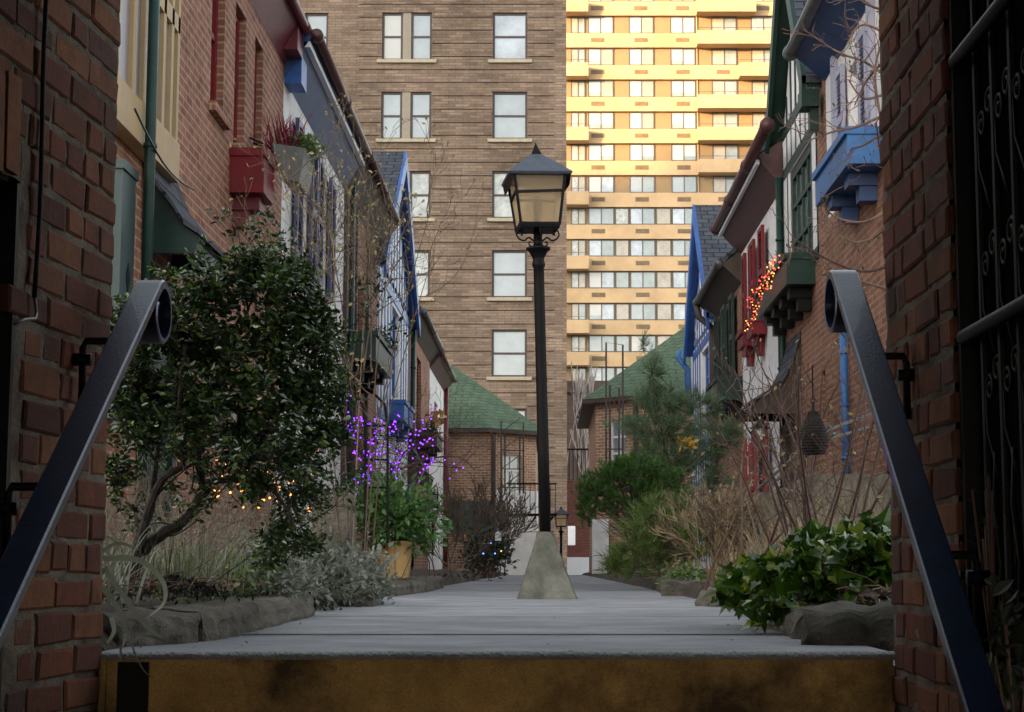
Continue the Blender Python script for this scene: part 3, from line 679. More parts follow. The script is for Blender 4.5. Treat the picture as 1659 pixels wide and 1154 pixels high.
# ---- L2 white stucco with blue
hs = [(18.6, 19.3, 3.6, 4.95), (20.3, 21.0, 3.6, 4.95), (19.4, 20.4, .9, 2.0)]
L2 = house(FL, 17.5, 22.9, 5.6, m_white, 'white stucco cottage with deep blue eave and blue shutters', hs)
for h in hs: window(FL, L2, *h, m_whitep, g_dark, 2, 3, d=-.09)
for a, b in ((18.15, 18.58), (19.32, 19.75), (19.85, 20.28), (21.02, 21.45)): shutter(FL, L2, a, b, 3.5, 5.0, m_navy, .03)
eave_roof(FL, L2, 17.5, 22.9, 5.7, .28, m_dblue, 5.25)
gutter(FL, L2, 17.5, 22.9, 5.72, .33, m_plum, .055, 2)
mb = MB(); FL.box(mb, 17.5, 22.9, 5.58, 5.64, .20, .27); link('fascia', mb, m_whitep, L2)
mb = MB(); FL.box(mb, 17.52, 17.9, 5.2, 5.5, .003, .18); link('eave_return', mb, m_blue, L2)
# ---- L3 brick, dark timber, green window box
hs = [(24.6, 25.4, 3.0, 4.4)]
L3 = house(FL, 22.9, 27.6, 5.6, m_brickL, 'brick cottage with dark timber post and green window box behind bare tree', hs)
for h in hs: window(FL, L3, *h, m_dkwood, g_dark, 2, 3)
eave_roof(FL, L3, 22.9, 27.6, 5.7, .30, m_dkwood, 5.25); gutter(FL, L3, 22.9, 27.4, 5.72, .33, m_plum, .055, 2)
mb = MB()
for c in (22.97, 24.2, 25.8): FL.box(mb, c - .06, c + .06, .1, 5.25, .003, .05)
link('timber_post', mb, m_dkwood, L3)
pipe(FL, L3, 23.2, .2, 5.4, m_green, .08, .04)
winbox(FL, L3, 23.2, 25.6, 2.98, 3.38, m_green, .42, 3, m_black, 'dark green window box sticking out from brick front')
# ---- L4 white and blue half timber gable
hs = [(30.2, 31.6, 3.2, 4.8), (30.0, 31.2, .9, 2.0)]
L4 = house(FL, 27.6, 33.8, 5.2, m_white, 'white cottage with blue half timbering under a tall slate gable, left side', hs)
window(FL, L4, *hs[0], m_blue, g_sky, 3, 3); window(FL, L4, *hs[1], m_blue, g_sky, 3, 3)
yc = gable(FL, L4, 27.0, 34.0, 5.1, 7.55, .20, m_slate, m_blue, m_white, m_blue)
timbers(FL, L4, 27.7, 33.7, 2.7, 5.2, 11, m_blue, (2.7, 4.95), .13, skip=[(30.2, 31.6, 3.1, 4.9)], gab=(yc, 5.1, 7.55, 3.5))
winbox(FL, L4, 29.8, 30.6, 2.72, 3.08, m_blue, .26, 1); winbox(FL, L4, 31.0, 31.8, 2.72, 3.08, m_blue, .26, 1)
# ---- L5 brick with slate hood
hs = [(36.0, 37.2, 3.0, 4.6)]
L5 = house(FL, 33.8, 39.9, 5.1, m_brickL, 'narrow brick cottage with slate hood above a blue door, left side', hs)
for h in hs: window(FL, L5, *h, m_black, g_dark, 2, 3)
eave_roof(FL, L5, 33.8, 39.9, 5.22, .25, m_dkwood, 4.9); gutter(FL, L5, 34.0, 39.8, 5.24, .28, m_gal, .06, 2); pipe(FL, L5, 34.1, .2, 4.9, m_green, .07, .05)
winbox(FL, L5, 35.7, 37.6, 2.68, 2.98, m_dkwood, .45, 2); hood(FL, L5, 33.9, 34.9, 2.85, 1.95, .45, m_dkwood); door(FL, L5, 33.95, 34.8, 1.85, m_blue)
# ---- L6 white, red window
hs = [(41.6, 42.8, 2.9, 4.2)]
L6 = house(FL, 39.9, 45.5, 5.0, m_white, 'last white cottage of the left row with red window and red downpipe', hs)
for h in hs: window(FL, L6, *h, m_dred, g_dark, 2, 2)
eave_roof(FL, L6, 39.9, 45.6, 5.1, .25, m_plum, 4.8); gutter(FL, L6, 39.9, 45.5, 5.12, .28, m_plum, .06, 2); pipe(FL, L6, 45.3, .2, 4.9, m_dred, .07, .06)
# ---- R1 brick below, white above, blue
hs = [(16.3, 17.1, 4.25, 5.2), (17.5, 17.8, .8, 2.4), (20.0, 20.4, 1.0, 2.6), (16.9, 17.5, 1.0, 2.35)]
R1 = house(FRr, 13.5, 18.5, 5.7, m_brickR, 'nearest right cottage, brick below white stucco with a big blue window box', hs[:1] + hs[1:2], zsplit=3.95, upper=m_white)
window(FRr, R1, *hs[0], m_whitep, g_sky, 2, 3); window(FRr, R1, *hs[1], m_black, g_dark, 1, 2)
shutter(FRr, R1, 17.15, 17.55, 4.2, 5.3, m_lav); shutter(FRr, R1, 15.85, 16.25, 4.2, 5.3, m_lav)
for c in (15.7, 17.75): mb = MB(); FRr.box(mb, c - .07, c + .07, 3.98, 5.65, .003, .06); link('timber_post', mb, m_lav, R1)
winbox(FRr, R1, 15.3, 17.2, 3.82, 4.16, m_lblue, .34, 2, m_dblue, 'light blue window box jutting from white wall')
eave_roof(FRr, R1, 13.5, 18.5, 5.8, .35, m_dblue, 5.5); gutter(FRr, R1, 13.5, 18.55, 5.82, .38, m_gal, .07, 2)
pipe(FRr, R1, 17.35, 1.0, 2.6, m_lblue, .06, .04, 'downpipe')
# ---- R2 brick with green timbered gable
hs = [(19.6, 21.3, 3.75, 5.1), (18.9, 19.2, 1.2, 2.35)]
R2 = house(FRr, 18.5, 22.0, 5.7, m_brickR, 'right cottage with green timbered white gable and lit green window box', hs)
window(FRr, R2, *hs[0], m_green, g_grey, 4, 3, d=-.035, fw=.1); window(FRr, R2, *hs[1], m_green, g_dark, 1, 2)
yc = gable(FRr, R2, 18.9, 22.0, 5.7, 7.9, .22, m_slate, m_green, m_white, m_green)
mb = MB()
for (a, b, e, f) in ((19.15, 19.6, 3.7, 5.65), (21.3, 21.9, 3.7, 5.65), (19.6, 21.3, 5.12, 5.65)): FRr.box(mb, a, b, e, f, .002, .012)
link('stucco_panel', mb, m_white, R2)
timbers(FRr, R2, 19.15, 21.9, 3.7, 5.7, 7, m_green, (3.72, 5.2, 5.74), .09, skip=[(19.55, 21.35, 3.7, 5.15)], gab=(yc, 5.7, 7.9, 1.55))
winbox(FRr, R2, 19.45, 22.3, 3.40, 3.76, m_green, .33, 4, m_black, 'dark green window box carrying red and orange lights')
hood(FRr, R2, 20.7, 21.9, 3.0, 2.15, .62, m_dkwood)
door(FRr, R2, 20.8, 21.8, 2.0, m_dkwood)
mb = MB(); FRr.box(mb, 18.6, 18.9, 5.25, 5.45, .05, .25); FRr.box(mb, 18.68, 18.82, 5.0, 5.25, .05, .15); link('rainwater_head', mb, m_green, R2)
pipe(FRr, R2, 21.93, .2, 5.2, m_green, .06, .05)
# ---- R3 white with red shutters
hs = [(24.0, 24.5, 3.75, 4.85), (25.2, 25.6, 3.75, 4.85), (23.9, 24.6, .9, 2.1)]
R3 = house(FRr, 22.0, 26.9, 5.35, m_white, 'white stucco cottage with four bright red shutters and red window boxes', hs)
for h in hs: window(FRr, R3, *h, m_whitep, g_dark, 2, 3)
for a, b in ((23.5, 23.95), (24.55, 24.85), (24.9, 25.15), (25.65, 26.0), (23.45, 23.85), (24.65, 25.05)):
    lo = a in (23.45, 24.65); shutter(FRr, R3, a, b, .85 if lo else 3.65, 2.15 if lo else 4.9, m_red, .06)
winbox(FRr, R3, 23.8, 24.6, 3.42, 3.66, m_red, .2, 1); winbox(FRr, R3, 25.1, 25.8, 3.42, 3.66, m_red, .2, 1)
eave_roof(FRr, R3, 22.0, 27.0, 5.5, .34, m_plum, 5.1); gutter(FRr, R3, 20.5, 27.1, 5.54, .38, m_plum, .075, 3)
mb = MB(); FRr.box(mb, 22.0, 27.0, 5.40, 5.46, .30, .345); link('fascia', mb, m_whitep, R3)
# ---- R4 brick, dark green shutters
hs = [(28.1, 28.7, 3.3, 4.5), (29.5, 30.1, 3.3, 4.5)]
R4 = house(FRr, 26.9, 31.2, 4.85, m_brickR, 'brown brick cottage with dark green shutters and green window box', hs)
for h in hs: window(FRr, R4, *h, m_green, g_dark, 2, 3)
for a, b in ((27.55, 28.05), (28.75, 29.15), (29.2, 29.45), (30.15, 30.6)): shutter(FRr, R4, a, b, 3.2, 4.6, m_green, .05)
winbox(FRr, R4, 26.95, 28.6, 2.8, 3.17, m_green, .40, 3, m_black)
eave_roof(FRr, R4, 26.9, 31.2, 4.95, .30, m_dkwood, 4.65); gutter(FRr, R4, 26.9, 31.1, 4.97, .35, m_gal, .065, 1)
mb = MB(); mb.tube([FRr.p(31.0, 4.9, .35), FRr.p(31.0, 4.7, .32), FRr.p(31.0, 4.5, .08), FRr.p(31.0, 4.3, .07), FRr.p(31.0, .2, .07)], .06, 8); link('downpipe', mb, m_dkwood, R4, smooth=True)
# ---- R5 white and blue half timber gable
hs = [(32.6, 34.0, 2.9, 4.4)]
R5 = house(FRr, 31.2, 36.6, 4.7, m_white, 'white cottage with blue half timbering under a tall slate gable, right side', hs)
window(FRr, R5, *hs[0], m_blue, g_dark, 3, 3, fw=.12)
yc = gable(FRr, R5, 30.9, 36.0, 4.8, 7.2, .20, m_slate, m_blue, m_white, m_blue)
timbers(FRr, R5, 31.3, 36.0, .3, 4.8, 9, m_blue, (2.6, 4.55), .14, skip=[(32.6, 34.0, 2.8, 4.5)], gab=(yc, 4.8, 7.2, 2.55))
mb = MB(); mb.tube([FRr.p(36.3, 4.75, .25), FRr.p(36.3, 4.6, .3), FRr.p(36.3, 4.35, .1), FRr.p(36.3, 3.6, .08)], .07, 8); link('downpipe', mb, m_lblue, R5, smooth=True)
# fill row behind R5 to gatehouse, small street lantern etc later
# ------------------------------------------------------------------ gatehouses at the far end
def gatehouse(sg, Y0, xc, xi, xo, ze, apex, brick, lab, depth=7.5, wx=None, roof_m=m_greenroof):
    ch = abs(xc - xi); root = thing('gatehouse', lab, 'house', ((xi + xo) / 2, Y0, 0), 'green roofed gatehouses closing the walk')
    pts = [(xo, Y0), (xc, Y0), (xi, Y0 + ch), (xi, Y0 + depth), (xo, Y0 + depth)]
    mb = MB(); F1 = Fr((0, Y0), (1, 0), (0, -1)); F1.wall(mb, min(xo, xc), max(xo, xc), -1, ze)
    n = Vector((-1 if sg > 0 else 1, -1)).normalized(); a = Vector((xi - xc, ch)).normalized(); L = ch * math.sqrt(2)
    F2 = Fr((xc, Y0), (a.x, a.y), (n.x, n.y)); F2.wall(mb, 0, L, -1, ze, [wx])
    mb.poly([(xi, Y0 + ch, -1), (xi, Y0 + depth, -1), (xi, Y0 + depth, ze), (xi, Y0 + ch, ze)])
    mb.slab([(x + (-.25 if sg < 0 else .25), y + .3, 0) for x, y in pts], (0, 0, ze - .01)); link('wall', mb, brick, root)
    window(F2, root, *wx, m_whitep, g_grey, 2, 3, d=-.08); o = .30
    ev = [(xo, Y0 - o), (xc - (.12 * -sg), Y0 - o), (xi - sg * o, Y0 + ch - .12), (xi - sg * o, Y0 + depth + o), (xo, Y0 + depth + o)]
    mb = MB(); A = Vector(apex); B = Vector((xo, apex[1], apex[2])); E = [Vector((x, y, ze + .0)) for x, y in ev]
    mb.poly([E[0], E[1], A, B]); mb.poly([E[1], E[2], A]); mb.poly([E[2], E[3], A]); mb.poly([E[3], E[4], B, A])
    link('roof', mb, roof_m, root)
    mb = MB(); mb.slab([e + Vector((0, 0, -.10)) for e in E], (0, 0, .085)); link('eave', mb, m_dkwood, root)
    mb = MB(); mb.tube([(xc, Y0 - .06, 0), (xc, Y0 - .06, ze - .1)], .06, 8); link('downpipe', mb, m_dkwood, root); return root, F2
G1, F2 = gatehouse(-1, 46, -1.45, -.34, -6, 3.86, (-2.96, 49.8, 6.15), m_brickO, 'orange brick gatehouse with green hipped roof at the far left end', wx=(.35, 1.05, 1.95, 3.2))
mb = MB(); mb.slab([(-1.5, 45.95, 0), (-.3, 46.9, 0), (-.28, 47.0, 0), (-.28, 48.0, 0), (-1.5, 48, 0)], (0, 0, 2.25)); mb.v = [(a, b, -1.0 if c == 0 else c) for a, b, c in mb.v]; link('plinth', mb, m_whitep, G1, label=None) if False else link('plinth', mb, m_white, G1)
mb = MB(); mb.box(atY(722, 0, 45.9)[0], atY(801, 0, 45.9)[0], 45.93, 45.99, atY(0, 862, 46)[1], atY(0, 811, 46)[1]); link('painted_base', mb, BR('grey green painted brick', (.10, .125, .115), (.08, .10, .095), (.06, .07, .065), var=.3), G1)
mb = MB(); bp = P(807, 870, 23.3); mb.box(bp.x - .04, bp.x + .04, 23.3, 23.38, bp.z - .05, bp.z + .03); mb.slab([(bp.x - .055, 23.28, bp.z + .03), (bp.x + .055, 23.28, bp.z + .03), (bp.x, 23.28, bp.z + .08)], (0, .12, 0)); one('birdhouse', mb, m_whitep, 'tiny white birdhouse above the dark bush near the white plinth', 'birdhouse')
G2, F2 = gatehouse(1, 38, 1.93, 1.07, 8, 3.95, (4.3, 42.2, 6.75), m_brickO, 'orange brick gatehouse with green hipped roof at the far right end', wx=(.3, .78, 2.35, 3.45))
mb = MB(); mb.box(.98, 1.34, 38.4, 39.0, 0, 1.25); link('plinth', mb, m_white, G2)
def frame_lines(mb, pts, r=.02): mb.tube(pts, r, 4)
# iron frames
mb = MB()
for (u0, u1, v0, v1, Y) in ((982, 1009, 555, 790, 37.3), (988, 1003, 625, 790, 37.5)):
    a = P(u0, v0, Y); b = P(u1, v0 + 4, Y); c = P(u0, v1, Y); d = P(u1, v1, Y); frame_lines(mb, [c, a, b, d], .028)
frame_lines(mb, [P(988, 640, 37.5), P(1003, 668, 37.5)], .02); frame_lines(mb, [P(982, 728, 37.3), P(1009, 728, 37.3)], .02)
one('steel_frame', mb, m_dkwood, 'tall thin rusty steel frame in front of the right gatehouse', 'steel frame')
mb = MB()
for (u0, u1, v0, v1, Y) in ((812, 848, 683, 800, 45.2), (818, 842, 700, 800, 45.4)):
    a = P(u0, v0, Y); b = P(u1, v0 + 2, Y); c = P(u0, v1, Y); d = P(u1, v1, Y); frame_lines(mb, [c, a, b, d], .03)
for v in (700, 730, 760, 790): frame_lines(mb, [P(812, v, 45.2), P(848, v, 45.2)], .018); frame_lines(mb, [P(812, v, 45.2), P(842, v - 22, 45.2)], .014)
one('steel_frame', mb, m_dkwood, 'thin rusty steel frame against the left gatehouse corner', 'steel frame')
mb = MB(); Y = 44.6
for k in range(10): u = 826 + k * 8.2; frame_lines(mb, [P(u, 785, Y), P(u, 835, Y)], .012)
frame_lines(mb, [P(822, 784, Y), P(902, 784, Y)], .03); frame_lines(mb, [P(822, 835, Y), P(902, 834, Y)], .05)
for u in (850, 878): frame_lines(mb, [P(u, 835, Y), P(u, 862, Y), P(u + 18, 837, Y)], .03)
one('iron_landing', mb, m_black, 'black iron landing with railing beside the white gatehouse plinth', 'landing')
# ================================================================== BROWN BRICK TOWER
YT = 65.0; FT = Fr((0, YT), (1, 0), (0, -1)); kx = YT / FPX
def tx(u, v=400): return atY(u, v, YT)[0]
def tz(v): return atY(888, v, YT)[1]
tow = thing('apartment_tower', 'brown brick apartment block with dark grooves and pale blinded windows', 'building', (-4, YT, 0))
cols = [(488, 526, 1), (615, 697, 2), (797, 854, 1), (300, 345, 1), (400, 440, 1)]
fl = [98 + 128.3 * k for k in range(-1, 7)]
holes = []; wins = []
for ci, (u0, u1, k) in enumerate(cols):
    for fi, v in enumerate(fl):
        z0 = tz(v); z1 = tz(v - 77); x0, x1 = tx(u0), tx(u1); holes.append((x0, x1, z0, z1)); wins.append((x0, x1, z0, z1, k, ci, fi))
gx0, gx1 = tx(578), tx(917.5); zt_ = tz(-80); bands = []
z = tz(925); gv = [(tz(98) - tz(98 + 128.3)) / 6]
z = .6
bases = tz(98) - tz(98 + 128.3)
zz = tz(98) - 10 * bases
lv = []
while zz < zt_:
    lv.append(zz); zz += bases / 6
for zb in lv:
    if zb < .3: continue
    xs = gx0; cuts = sorted([(h[0], h[1]) for h in holes if h[2] - .28 < zb < h[3] + .02 and h[1] > gx0])
    for a, b in cuts + [(gx1 - .45, None)]:
        if a - xs > .1: bands.append((xs, a - .02, zb + .12, zb + .155, .08))
        if b: xs = b + .02
mb = MB(); FT.wall(mb, tx(150), tx(577), -1, zt_, [h for h in holes if h[1] < gx0 - .05], .16)
FT2 = Fr((0, YT - .06), (1, 0), (0, -1)); FT2.wall(mb, tx(577), tx(918), -1, zt_, [h for h in holes if h[0] > gx0] + bands, .22)
FT.box(mb, tx(150), tx(918) - .002, 0, zt_, -14, -.3)
mb.poly([FT.p(tx(577), 0, 0), FT.p(tx(577), 0, .06), FT.p(tx(577), zt_, .06), FT.p(tx(577), zt_, 0)])
mb.poly([FT.p(tx(918), 0, .06), FT.p(tx(918), 0, -.3), FT.p(tx(918), zt_, -.3), FT.p(tx(918), zt_, .06)])
link('wall', mb, m_tower, tow)
for (x0, x1, z0, z1, k, ci, fi) in wins:
    FF = FT2 if x0 > gx0 else FT
    parts_ = [(x0, x1)] if k == 1 else [(x0, (x0 + x1) / 2 - .16), ((x0 + x1) / 2 + .16, x1)]
    for a, b in parts_:
        r_ = rnd.random(); pm = g_sky if (r_ < .25 or (ci == 2 and fi == 1)) else (g_blind if r_ < .7 else (g_blind2 if r_ < .9 else g_white)); pm = g_blind if ci == 2 and fi > 1 and pm is g_sky else pm
        window(FF, tow, a, b, z0, z1, m_brownfr, pm, 1, 2, d=-.13, fw=.085, mw=.04)
    if k == 2: mb = MB(); FF.box(mb, (x0 + x1) / 2 - .158, (x0 + x1) / 2 + .158, z0 + .002, z1 - .002, -.2, -.04); link('mullion', mb, m_tanfr, tow)
    mb = MB(); FF.box(mb, x0 - .18, x1 + .18, z0 - .13, z0 - .002, .002, .12); link('sill', mb, m_stone, tow)
# small air conditioners
for i, (u, v) in enumerate(((921, 868),)):
    mb = MB(); p = P(u, v, 64.2); mb.box(p.x - .02, p.x + .25, 64.0, 64.6, p.z - .35, p.z + .35)
    for k in range(6): mb.box(p.x + .0, p.x + .23, 63.98, 64.001, p.z - .3 + k * .1, p.z - .26 + k * .1)
    one('air_conditioner', mb, m_whitep, 'white wall air conditioner low on the brown tower corner', 'air conditioner')
# ================================================================== SUNLIT TOWER
YY = 150.0; FY = Fr((0, YY), (1, 0), (0, -1))
def yx(u): return atY(u, 300, YY)[0]
def yz_(v): return atY(888, v, YY)[1]
gt = thing('apartment_tower', 'tall sunlit sand coloured tower with rows of balconies', 'building', (8, YY, 0))
X0, X1 = yx(860), yx(1290); k0, k1 = -3, 13
sv = lambda k: 3.5 + 51.6 * k
holes = []
bays = [(953, 995), (1020, 1061), (1088, 1129)]
mbp, mbs = MB(), MB()
FYb = Fr((0, YY + .10), (1, 0), (0, -1))
FYb.wall(mbp, X0, X1, -1, yz_(sv(k0)))
FY.box(mbp, X0, X1, 0, yz_(sv(k0)), -14, -.5)
link('wall', mbp, m_panel, gt)
def bmesh_part(nm, bx, m, par): 
    mb = MB(); [FY.box(mb, *b) for b in bx]; return link(nm, mb, m, par)
protoW = None
for k in range(k0, k1 + 1):
    zt, zb = yz_(sv(k)), yz_(sv(k) + 20.5); zn = yz_(sv(k + 1))
    bmesh_part('spandrel_band', [(X0, X1, zb, zt, -.095, .15), (X0, X1, zb - .16, zb, -.095, .30)], m_conc, gt)
    for u in (969, 1040, 1108, 1174, 1240):
        if u == 1174 and k % 2 == 1: pass
        a, b = yx(u - 11), yx(u + 11); bmesh_part('vent', [(a, b, zb + .35, zb + .75, .152, .17)] + [(a + .05, b - .05, zb + .38 + j * .07, zb + .40 + j * .07, .17, .19) for j in range(5)], m_vent, gt)
    lit = sv(k) < 260  # sun and shade put into pane colour: paler panes in sunlit rows
    for bi, (u0, u1) in enumerate(bays + [(1155, 1197), (1220, 1262), (925, 928)]):
        r_ = rnd.random()
        if lit: pa, pb_ = [(g_white, g_white), (g_white, g_tan), (g_white, g_white), (g_white, g_blind)][int(r_ * 4)]
        else: pa, pb_ = [(g_white, g_grey), (g_blind, g_grey), (g_white, g_sky), (g_sky, g_grey)][int(r_ * 4)]
        if bi >= 3: pa, pb_ = (g_tan, g_grey) if r_ < .5 else (g_blind2, g_tan)
        a, b = yx(u0), yx(u1) if u1 - u0 > 10 else yx(u0 + 24); c = (a + b) / 2
        mb = MB(); f = .10
        z0, z1 = zn + .02, zb - .18
        for s0, s1 in ((a, a + f), (c - f / 2, c + f / 2), (b - f, b)): FY.box(mb, s0, s1, z0 + .1, z1 - .1, -.09, .0)
        FY.box(mb, a, b, z0, z0 + .1, -.09, .0); FY.box(mb, a, b, z1 - .1, z1, -.09, .0)
        w = link('window', mb, m_alu, gt)
        for (s0, s1, pm) in ((a + f, c - f / 2, pa), (c + f / 2, b - f, pb_)):
            zz0 = z0 + .1
            if pm is g_white and rnd.random() < .45:
                q = MB(); FY.box(q, s0, s1, zz0, zz0 + .35, -.085, -.03); link('pane', q, g_grey, w); zz0 += .35
            q = MB(); FY.box(q, s0, s1, zz0, z1 - .1, -.085, -.03); link('pane', q, pm, w)
    if k >= 6:
        for (u0, u1) in ((996.5, 1018.5), (1062.5, 1086.5), (1130.5, 1153)):
            a, b = yx(u0), yx(u1); z0, z1 = zn + .02, zb - .18; mb = MB()
            for s0, s1 in ((a, a + .08), (b - .08, b)): FY.box(mb, s0, s1, z0 + .1, z1 - .1, -.09, -.005)
            FY.box(mb, a, b, z0, z0 + .1, -.09, -.005); FY.box(mb, a, b, z1 - .1, z1, -.09, -.005)
            w = link('window', mb, m_alu, gt); q = MB(); FY.box(q, a + .08, b - .08, z0 + .1, z1 - .1, -.085, -.03); link('pane', q, rnd.choice([g_tan, g_tan, g_blind2, g_grey]), w)
    # balconies
    bal = []
    if k % 2 == 0: bal.append((905, 953))
    if k == 11: bal.append((905, 953))
    kk = k % 4
    if k <= 5: bal.append({0: (1130, 1226), 1: (1130, 1262), 2: (1198, 1262), 3: (1130, 1258)}[kk])
    for (u0, u1) in bal:
        a, b = yx(u0), yx(u1); pr = 1.5
        mb = MB(); zz0 = zb - .16; h = zt - .15
        FY.box(mb, a, b, zz0 - .02, zz0 + .16, .302, pr); FY.box(mb, a, b, zz0 + .16, h, pr - .12, pr); FY.box(mb, a, a + .12, zz0 + .16, h, .302, pr - .12); FY.box(mb, b - .12, b, zz0 + .16, h, .302, pr - .12)
        bo = link('balcony', mb, m_conc, gt); mb = MB(); mb.tube([FY.p(a, h + .28, pr - .06), FY.p(b, h + .28, pr - .06)], .03, 4)
        n_ = max(2, int((b - a) / 1.2))
        for j in range(n_ + 1): x = a + .05 + (b - a - .1) * j / n_; mb.tube([FY.p(x, h, pr - .06), FY.p(x, h + .28, pr - .06)], .02, 4)
        link('railing', mb, m_alu, bo)
mb = MB(); FY.box(mb, yx(1130.5), yx(1132), yz_(sv(6)), yz_(sv(k0)), -.09, .06); link('pier_fin', mb, m_conc, gt)
# gap buildings
mb = MB(); Fg = Fr((0, 95), (1, 0), (0, -1)); x0, x1 = atY(900, 700, 95)[0], atY(990, 700, 95)[0]
hh = atY(900, 622, 95)[1]; Fg.wall(mb, x0, x1, -1, hh, [(atY(930, 0, 95)[0], atY(940, 0, 95)[0], atY(0, 690, 95)[1], atY(0, 665, 95)[1], .3)]); Fg.box(mb, x0, x1, 0, hh, -8, -.5); Fg.box(mb, x0, x1, hh - .5, hh + .15, .003, .25)
one('old_building', mb, m_dkbr, 'old dark brick building glimpsed in the gap between towers', 'building')
mb = MB(); Fg = Fr((0, 80), (1, 0), (0, -1)); x0, x1 = atY(905, 700, 80)[0], atY(985, 700, 80)[0]
za, zb = atY(0, 903, 80)[1], atY(0, 778, 80)[1]; w_ = thing('garden_wall', 'deep red brick wall on a pale base closing the gap', 'wall', (x0 + 1, 80, 0))
Fg.box(mb, x0, x1, za, zb, -.5, 0); link('wall', mb, m_redbr, w_); mb = MB(); Fg.box(mb, x0, x1, -1, za - .003, -.5, .1); link('base', mb, m_whitep, w_)
mb = MB(); z0, z1 = zb, atY(0, 727, 80)[1]
for k in range(14): x = x0 + .1 + k * .19; mb.box(x - .02, x + .02, 79.9, 79.94, z0 + .01, z1)
mb.box(x0, x1, 79.88, 79.96, z1 - .08, z1)
one('picket_fence', mb, m_black, 'dark iron picket fence on top of the deep red wall', 'fence')
t_ = thing('bare_tree', 'pale leafless tree in the gap beyond the fence', 'tree', (atY(940, 760, 86)[0], 86, 0)); mb = MB(); tips = []
for k in range(3): grow(mb, Vector((atY(936 + 5 * k, 760, 86)[0], 86, .5)), Vector((rnd.gauss(0, .1), 0, 1)), 4.3, .08, 3, tips, .35, .5, 3, 4, .08, 4, .6, .022)
link('trunk', mb, m_twigp, t_)
# distant blocks behind the camera that shade the street from the low sun
for i, (x0, x1, h, y_) in enumerate(((-640, -301, 77, -150), (-300, -291, 79.5, -150), (-290, -200, 76, -150), (-197, -90, 64, -150))):
    mb = MB(); mb.box(x0, x1, y_ - 20, y_, 0, h); mb.box(x0 + 5, x0 + 15, y_ - 15, y_ - 5, h, h + 3)
    for fz in range(3, int(h) - 3, 4): mb.box(x0 + 1, x1 - 1, y_ + .0, y_ + .12, fz, fz + 1.4)
    one('apartment_block', mb, m_dkbr, ['longest', 'narrow', 'tallest', 'lowest'][i] + ' brick apartment block across the street behind the viewer', 'building')
#PLANTS
def G(u, v, z=0.0):
    a, b = ray(u, v); Y = (z - CZ) / b; return Vector((a * Y, Y, z))
def smooth_pts(ps, n=5):
    out = []
    for i in range(len(ps) - 1):
        p0 = ps[max(i - 1, 0)]; p1 = ps[i]; p2 = ps[i + 1]; p3 = ps[min(i + 2, len(ps) - 1)]
        for k in range(n): tt = k / n; out.append(.5 * ((2 * p1) + (p2 - p0) * tt + (2 * p0 - 5 * p1 + 4 * p2 - p3) * tt * tt + (3 * p1 - p0 - 3 * p2 + p3) * tt ** 3))
    out.append(ps[-1]); return out
# ------------------------------------------------------------------ kerb stones
def kerb(pts, h, wdt, lab, side, nm='kerb_stone'):
    pts = smooth_pts(pts, 6) if len(pts) > 2 else pts
    """pts: walk-side foot line; wdt goes away from the walk"""
    mb = MB(); n = 44; L = len(pts) - 1; prof = [(.0, -.1), (-.006, .2), (.0, .45), (.0, .70), (.008, .88), (.09, .99), (.2, 1.02), (.4, 1.03), (.6, 1.03), (.8, 1.03), (1.0, 1.0), (1.0, -.3), (0, -.3)]
    P3 = []
    for i in range(n + 1):
        t_ = i / n * L; k = min(int(t_), L - 1); f = t_ - k; P3.append(pts[k].lerp(pts[k + 1], f))
    for i, p in enumerate(P3):
        d = (P3[min(i + 1, n)] - P3[max(i - 1, 0)]).normalized(); nn = Vector((-d.y, d.x, 0)); 
        if nn.x * side < 0: nn = -nn
        for (a, z) in prof: mb.v.append(tuple(p + nn * (a * wdt if a > .01 else a) + Vector((0, 0, z * h)) + d * ((.012 * math.sin(z * 3 + 1)) if i == 0 else (-.012 * math.sin(z * 4) if i == n else 0))))
    m_ = len(prof)
    for i in range(n):
        for k in range(m_): k2 = (k + 1) % m_; mb.f.append((i * m_ + k, i * m_ + k2, (i + 1) * m_ + k2, (i + 1) * m_ + k))
    mb.f.append(tuple(range(m_))); mb.f.append(tuple(n * m_ + k for k in range(m_)))
    return one(nm, mb, m_kerb, lab, 'kerb stone', 'rough stones edging the garden beds', noise=.020, nscale=16)
kerb([G(168, 1050) + Vector((.02, .02, 0)), G(250, 1046), G(322, 1041)], .072, .20, 'kerb stone nearest the left gate wall', -1)
kerb([G(328, 1040), G(400, 1028), G(508, 1000)], .078, .22, 'long curved kerb stone second from the left gate wall', -1)
kerb([G(512, 982), G(600, 983)], .085, .16, 'kerb stone set crosswise behind the long curved one', -1)
kerb([G(606, 985), G(608, 972)], .07, .2, 'short kerb stone end under the grey sage plants', -1)
kerb([G(640, 968), G(690, 961)], .085, .2, 'mossy kerb stone beside the tan flower pot', -1)
kerb([G(691, 961), G(718, 954)], .11, .3, 'kerb stone just beyond the one beside the tan pot', -1)
kerb([G(705, 943), G(765, 943)], .10, .5, 'flat distant kerb stone below the bare brown bushes', -1)
kerb([G(1452, 1047), G(1300, 1045)], .088, .22, 'big square kerb stone against the right gate wall', 1)
kerb([G(1292, 1036), G(1245, 1020)], .075, .15, 'round broken kerb stone beneath the ivy edge', 1)
kerb([G(1235, 1008), G(1190, 990)], .085, .14, 'kerb stone half covered by hanging ivy leaves', 1)
kerb([G(1178, 986), G(1130, 984)], .085, .2, 'dark chipped kerb stone at the far end of the ivy', 1)
kerb([G(1128, 967), G(1073, 967)], .10, .2, 'square kerb stone in front of the right juniper', 1)
kerb([G(1070, 962), G(1050, 950)], .11, .25, 'slanting kerb stone beside the right juniper', 1)
kerb([G(1045, 945), G(1020, 939)], .13, .35, 'farthest kerb stone on the right side', 1)
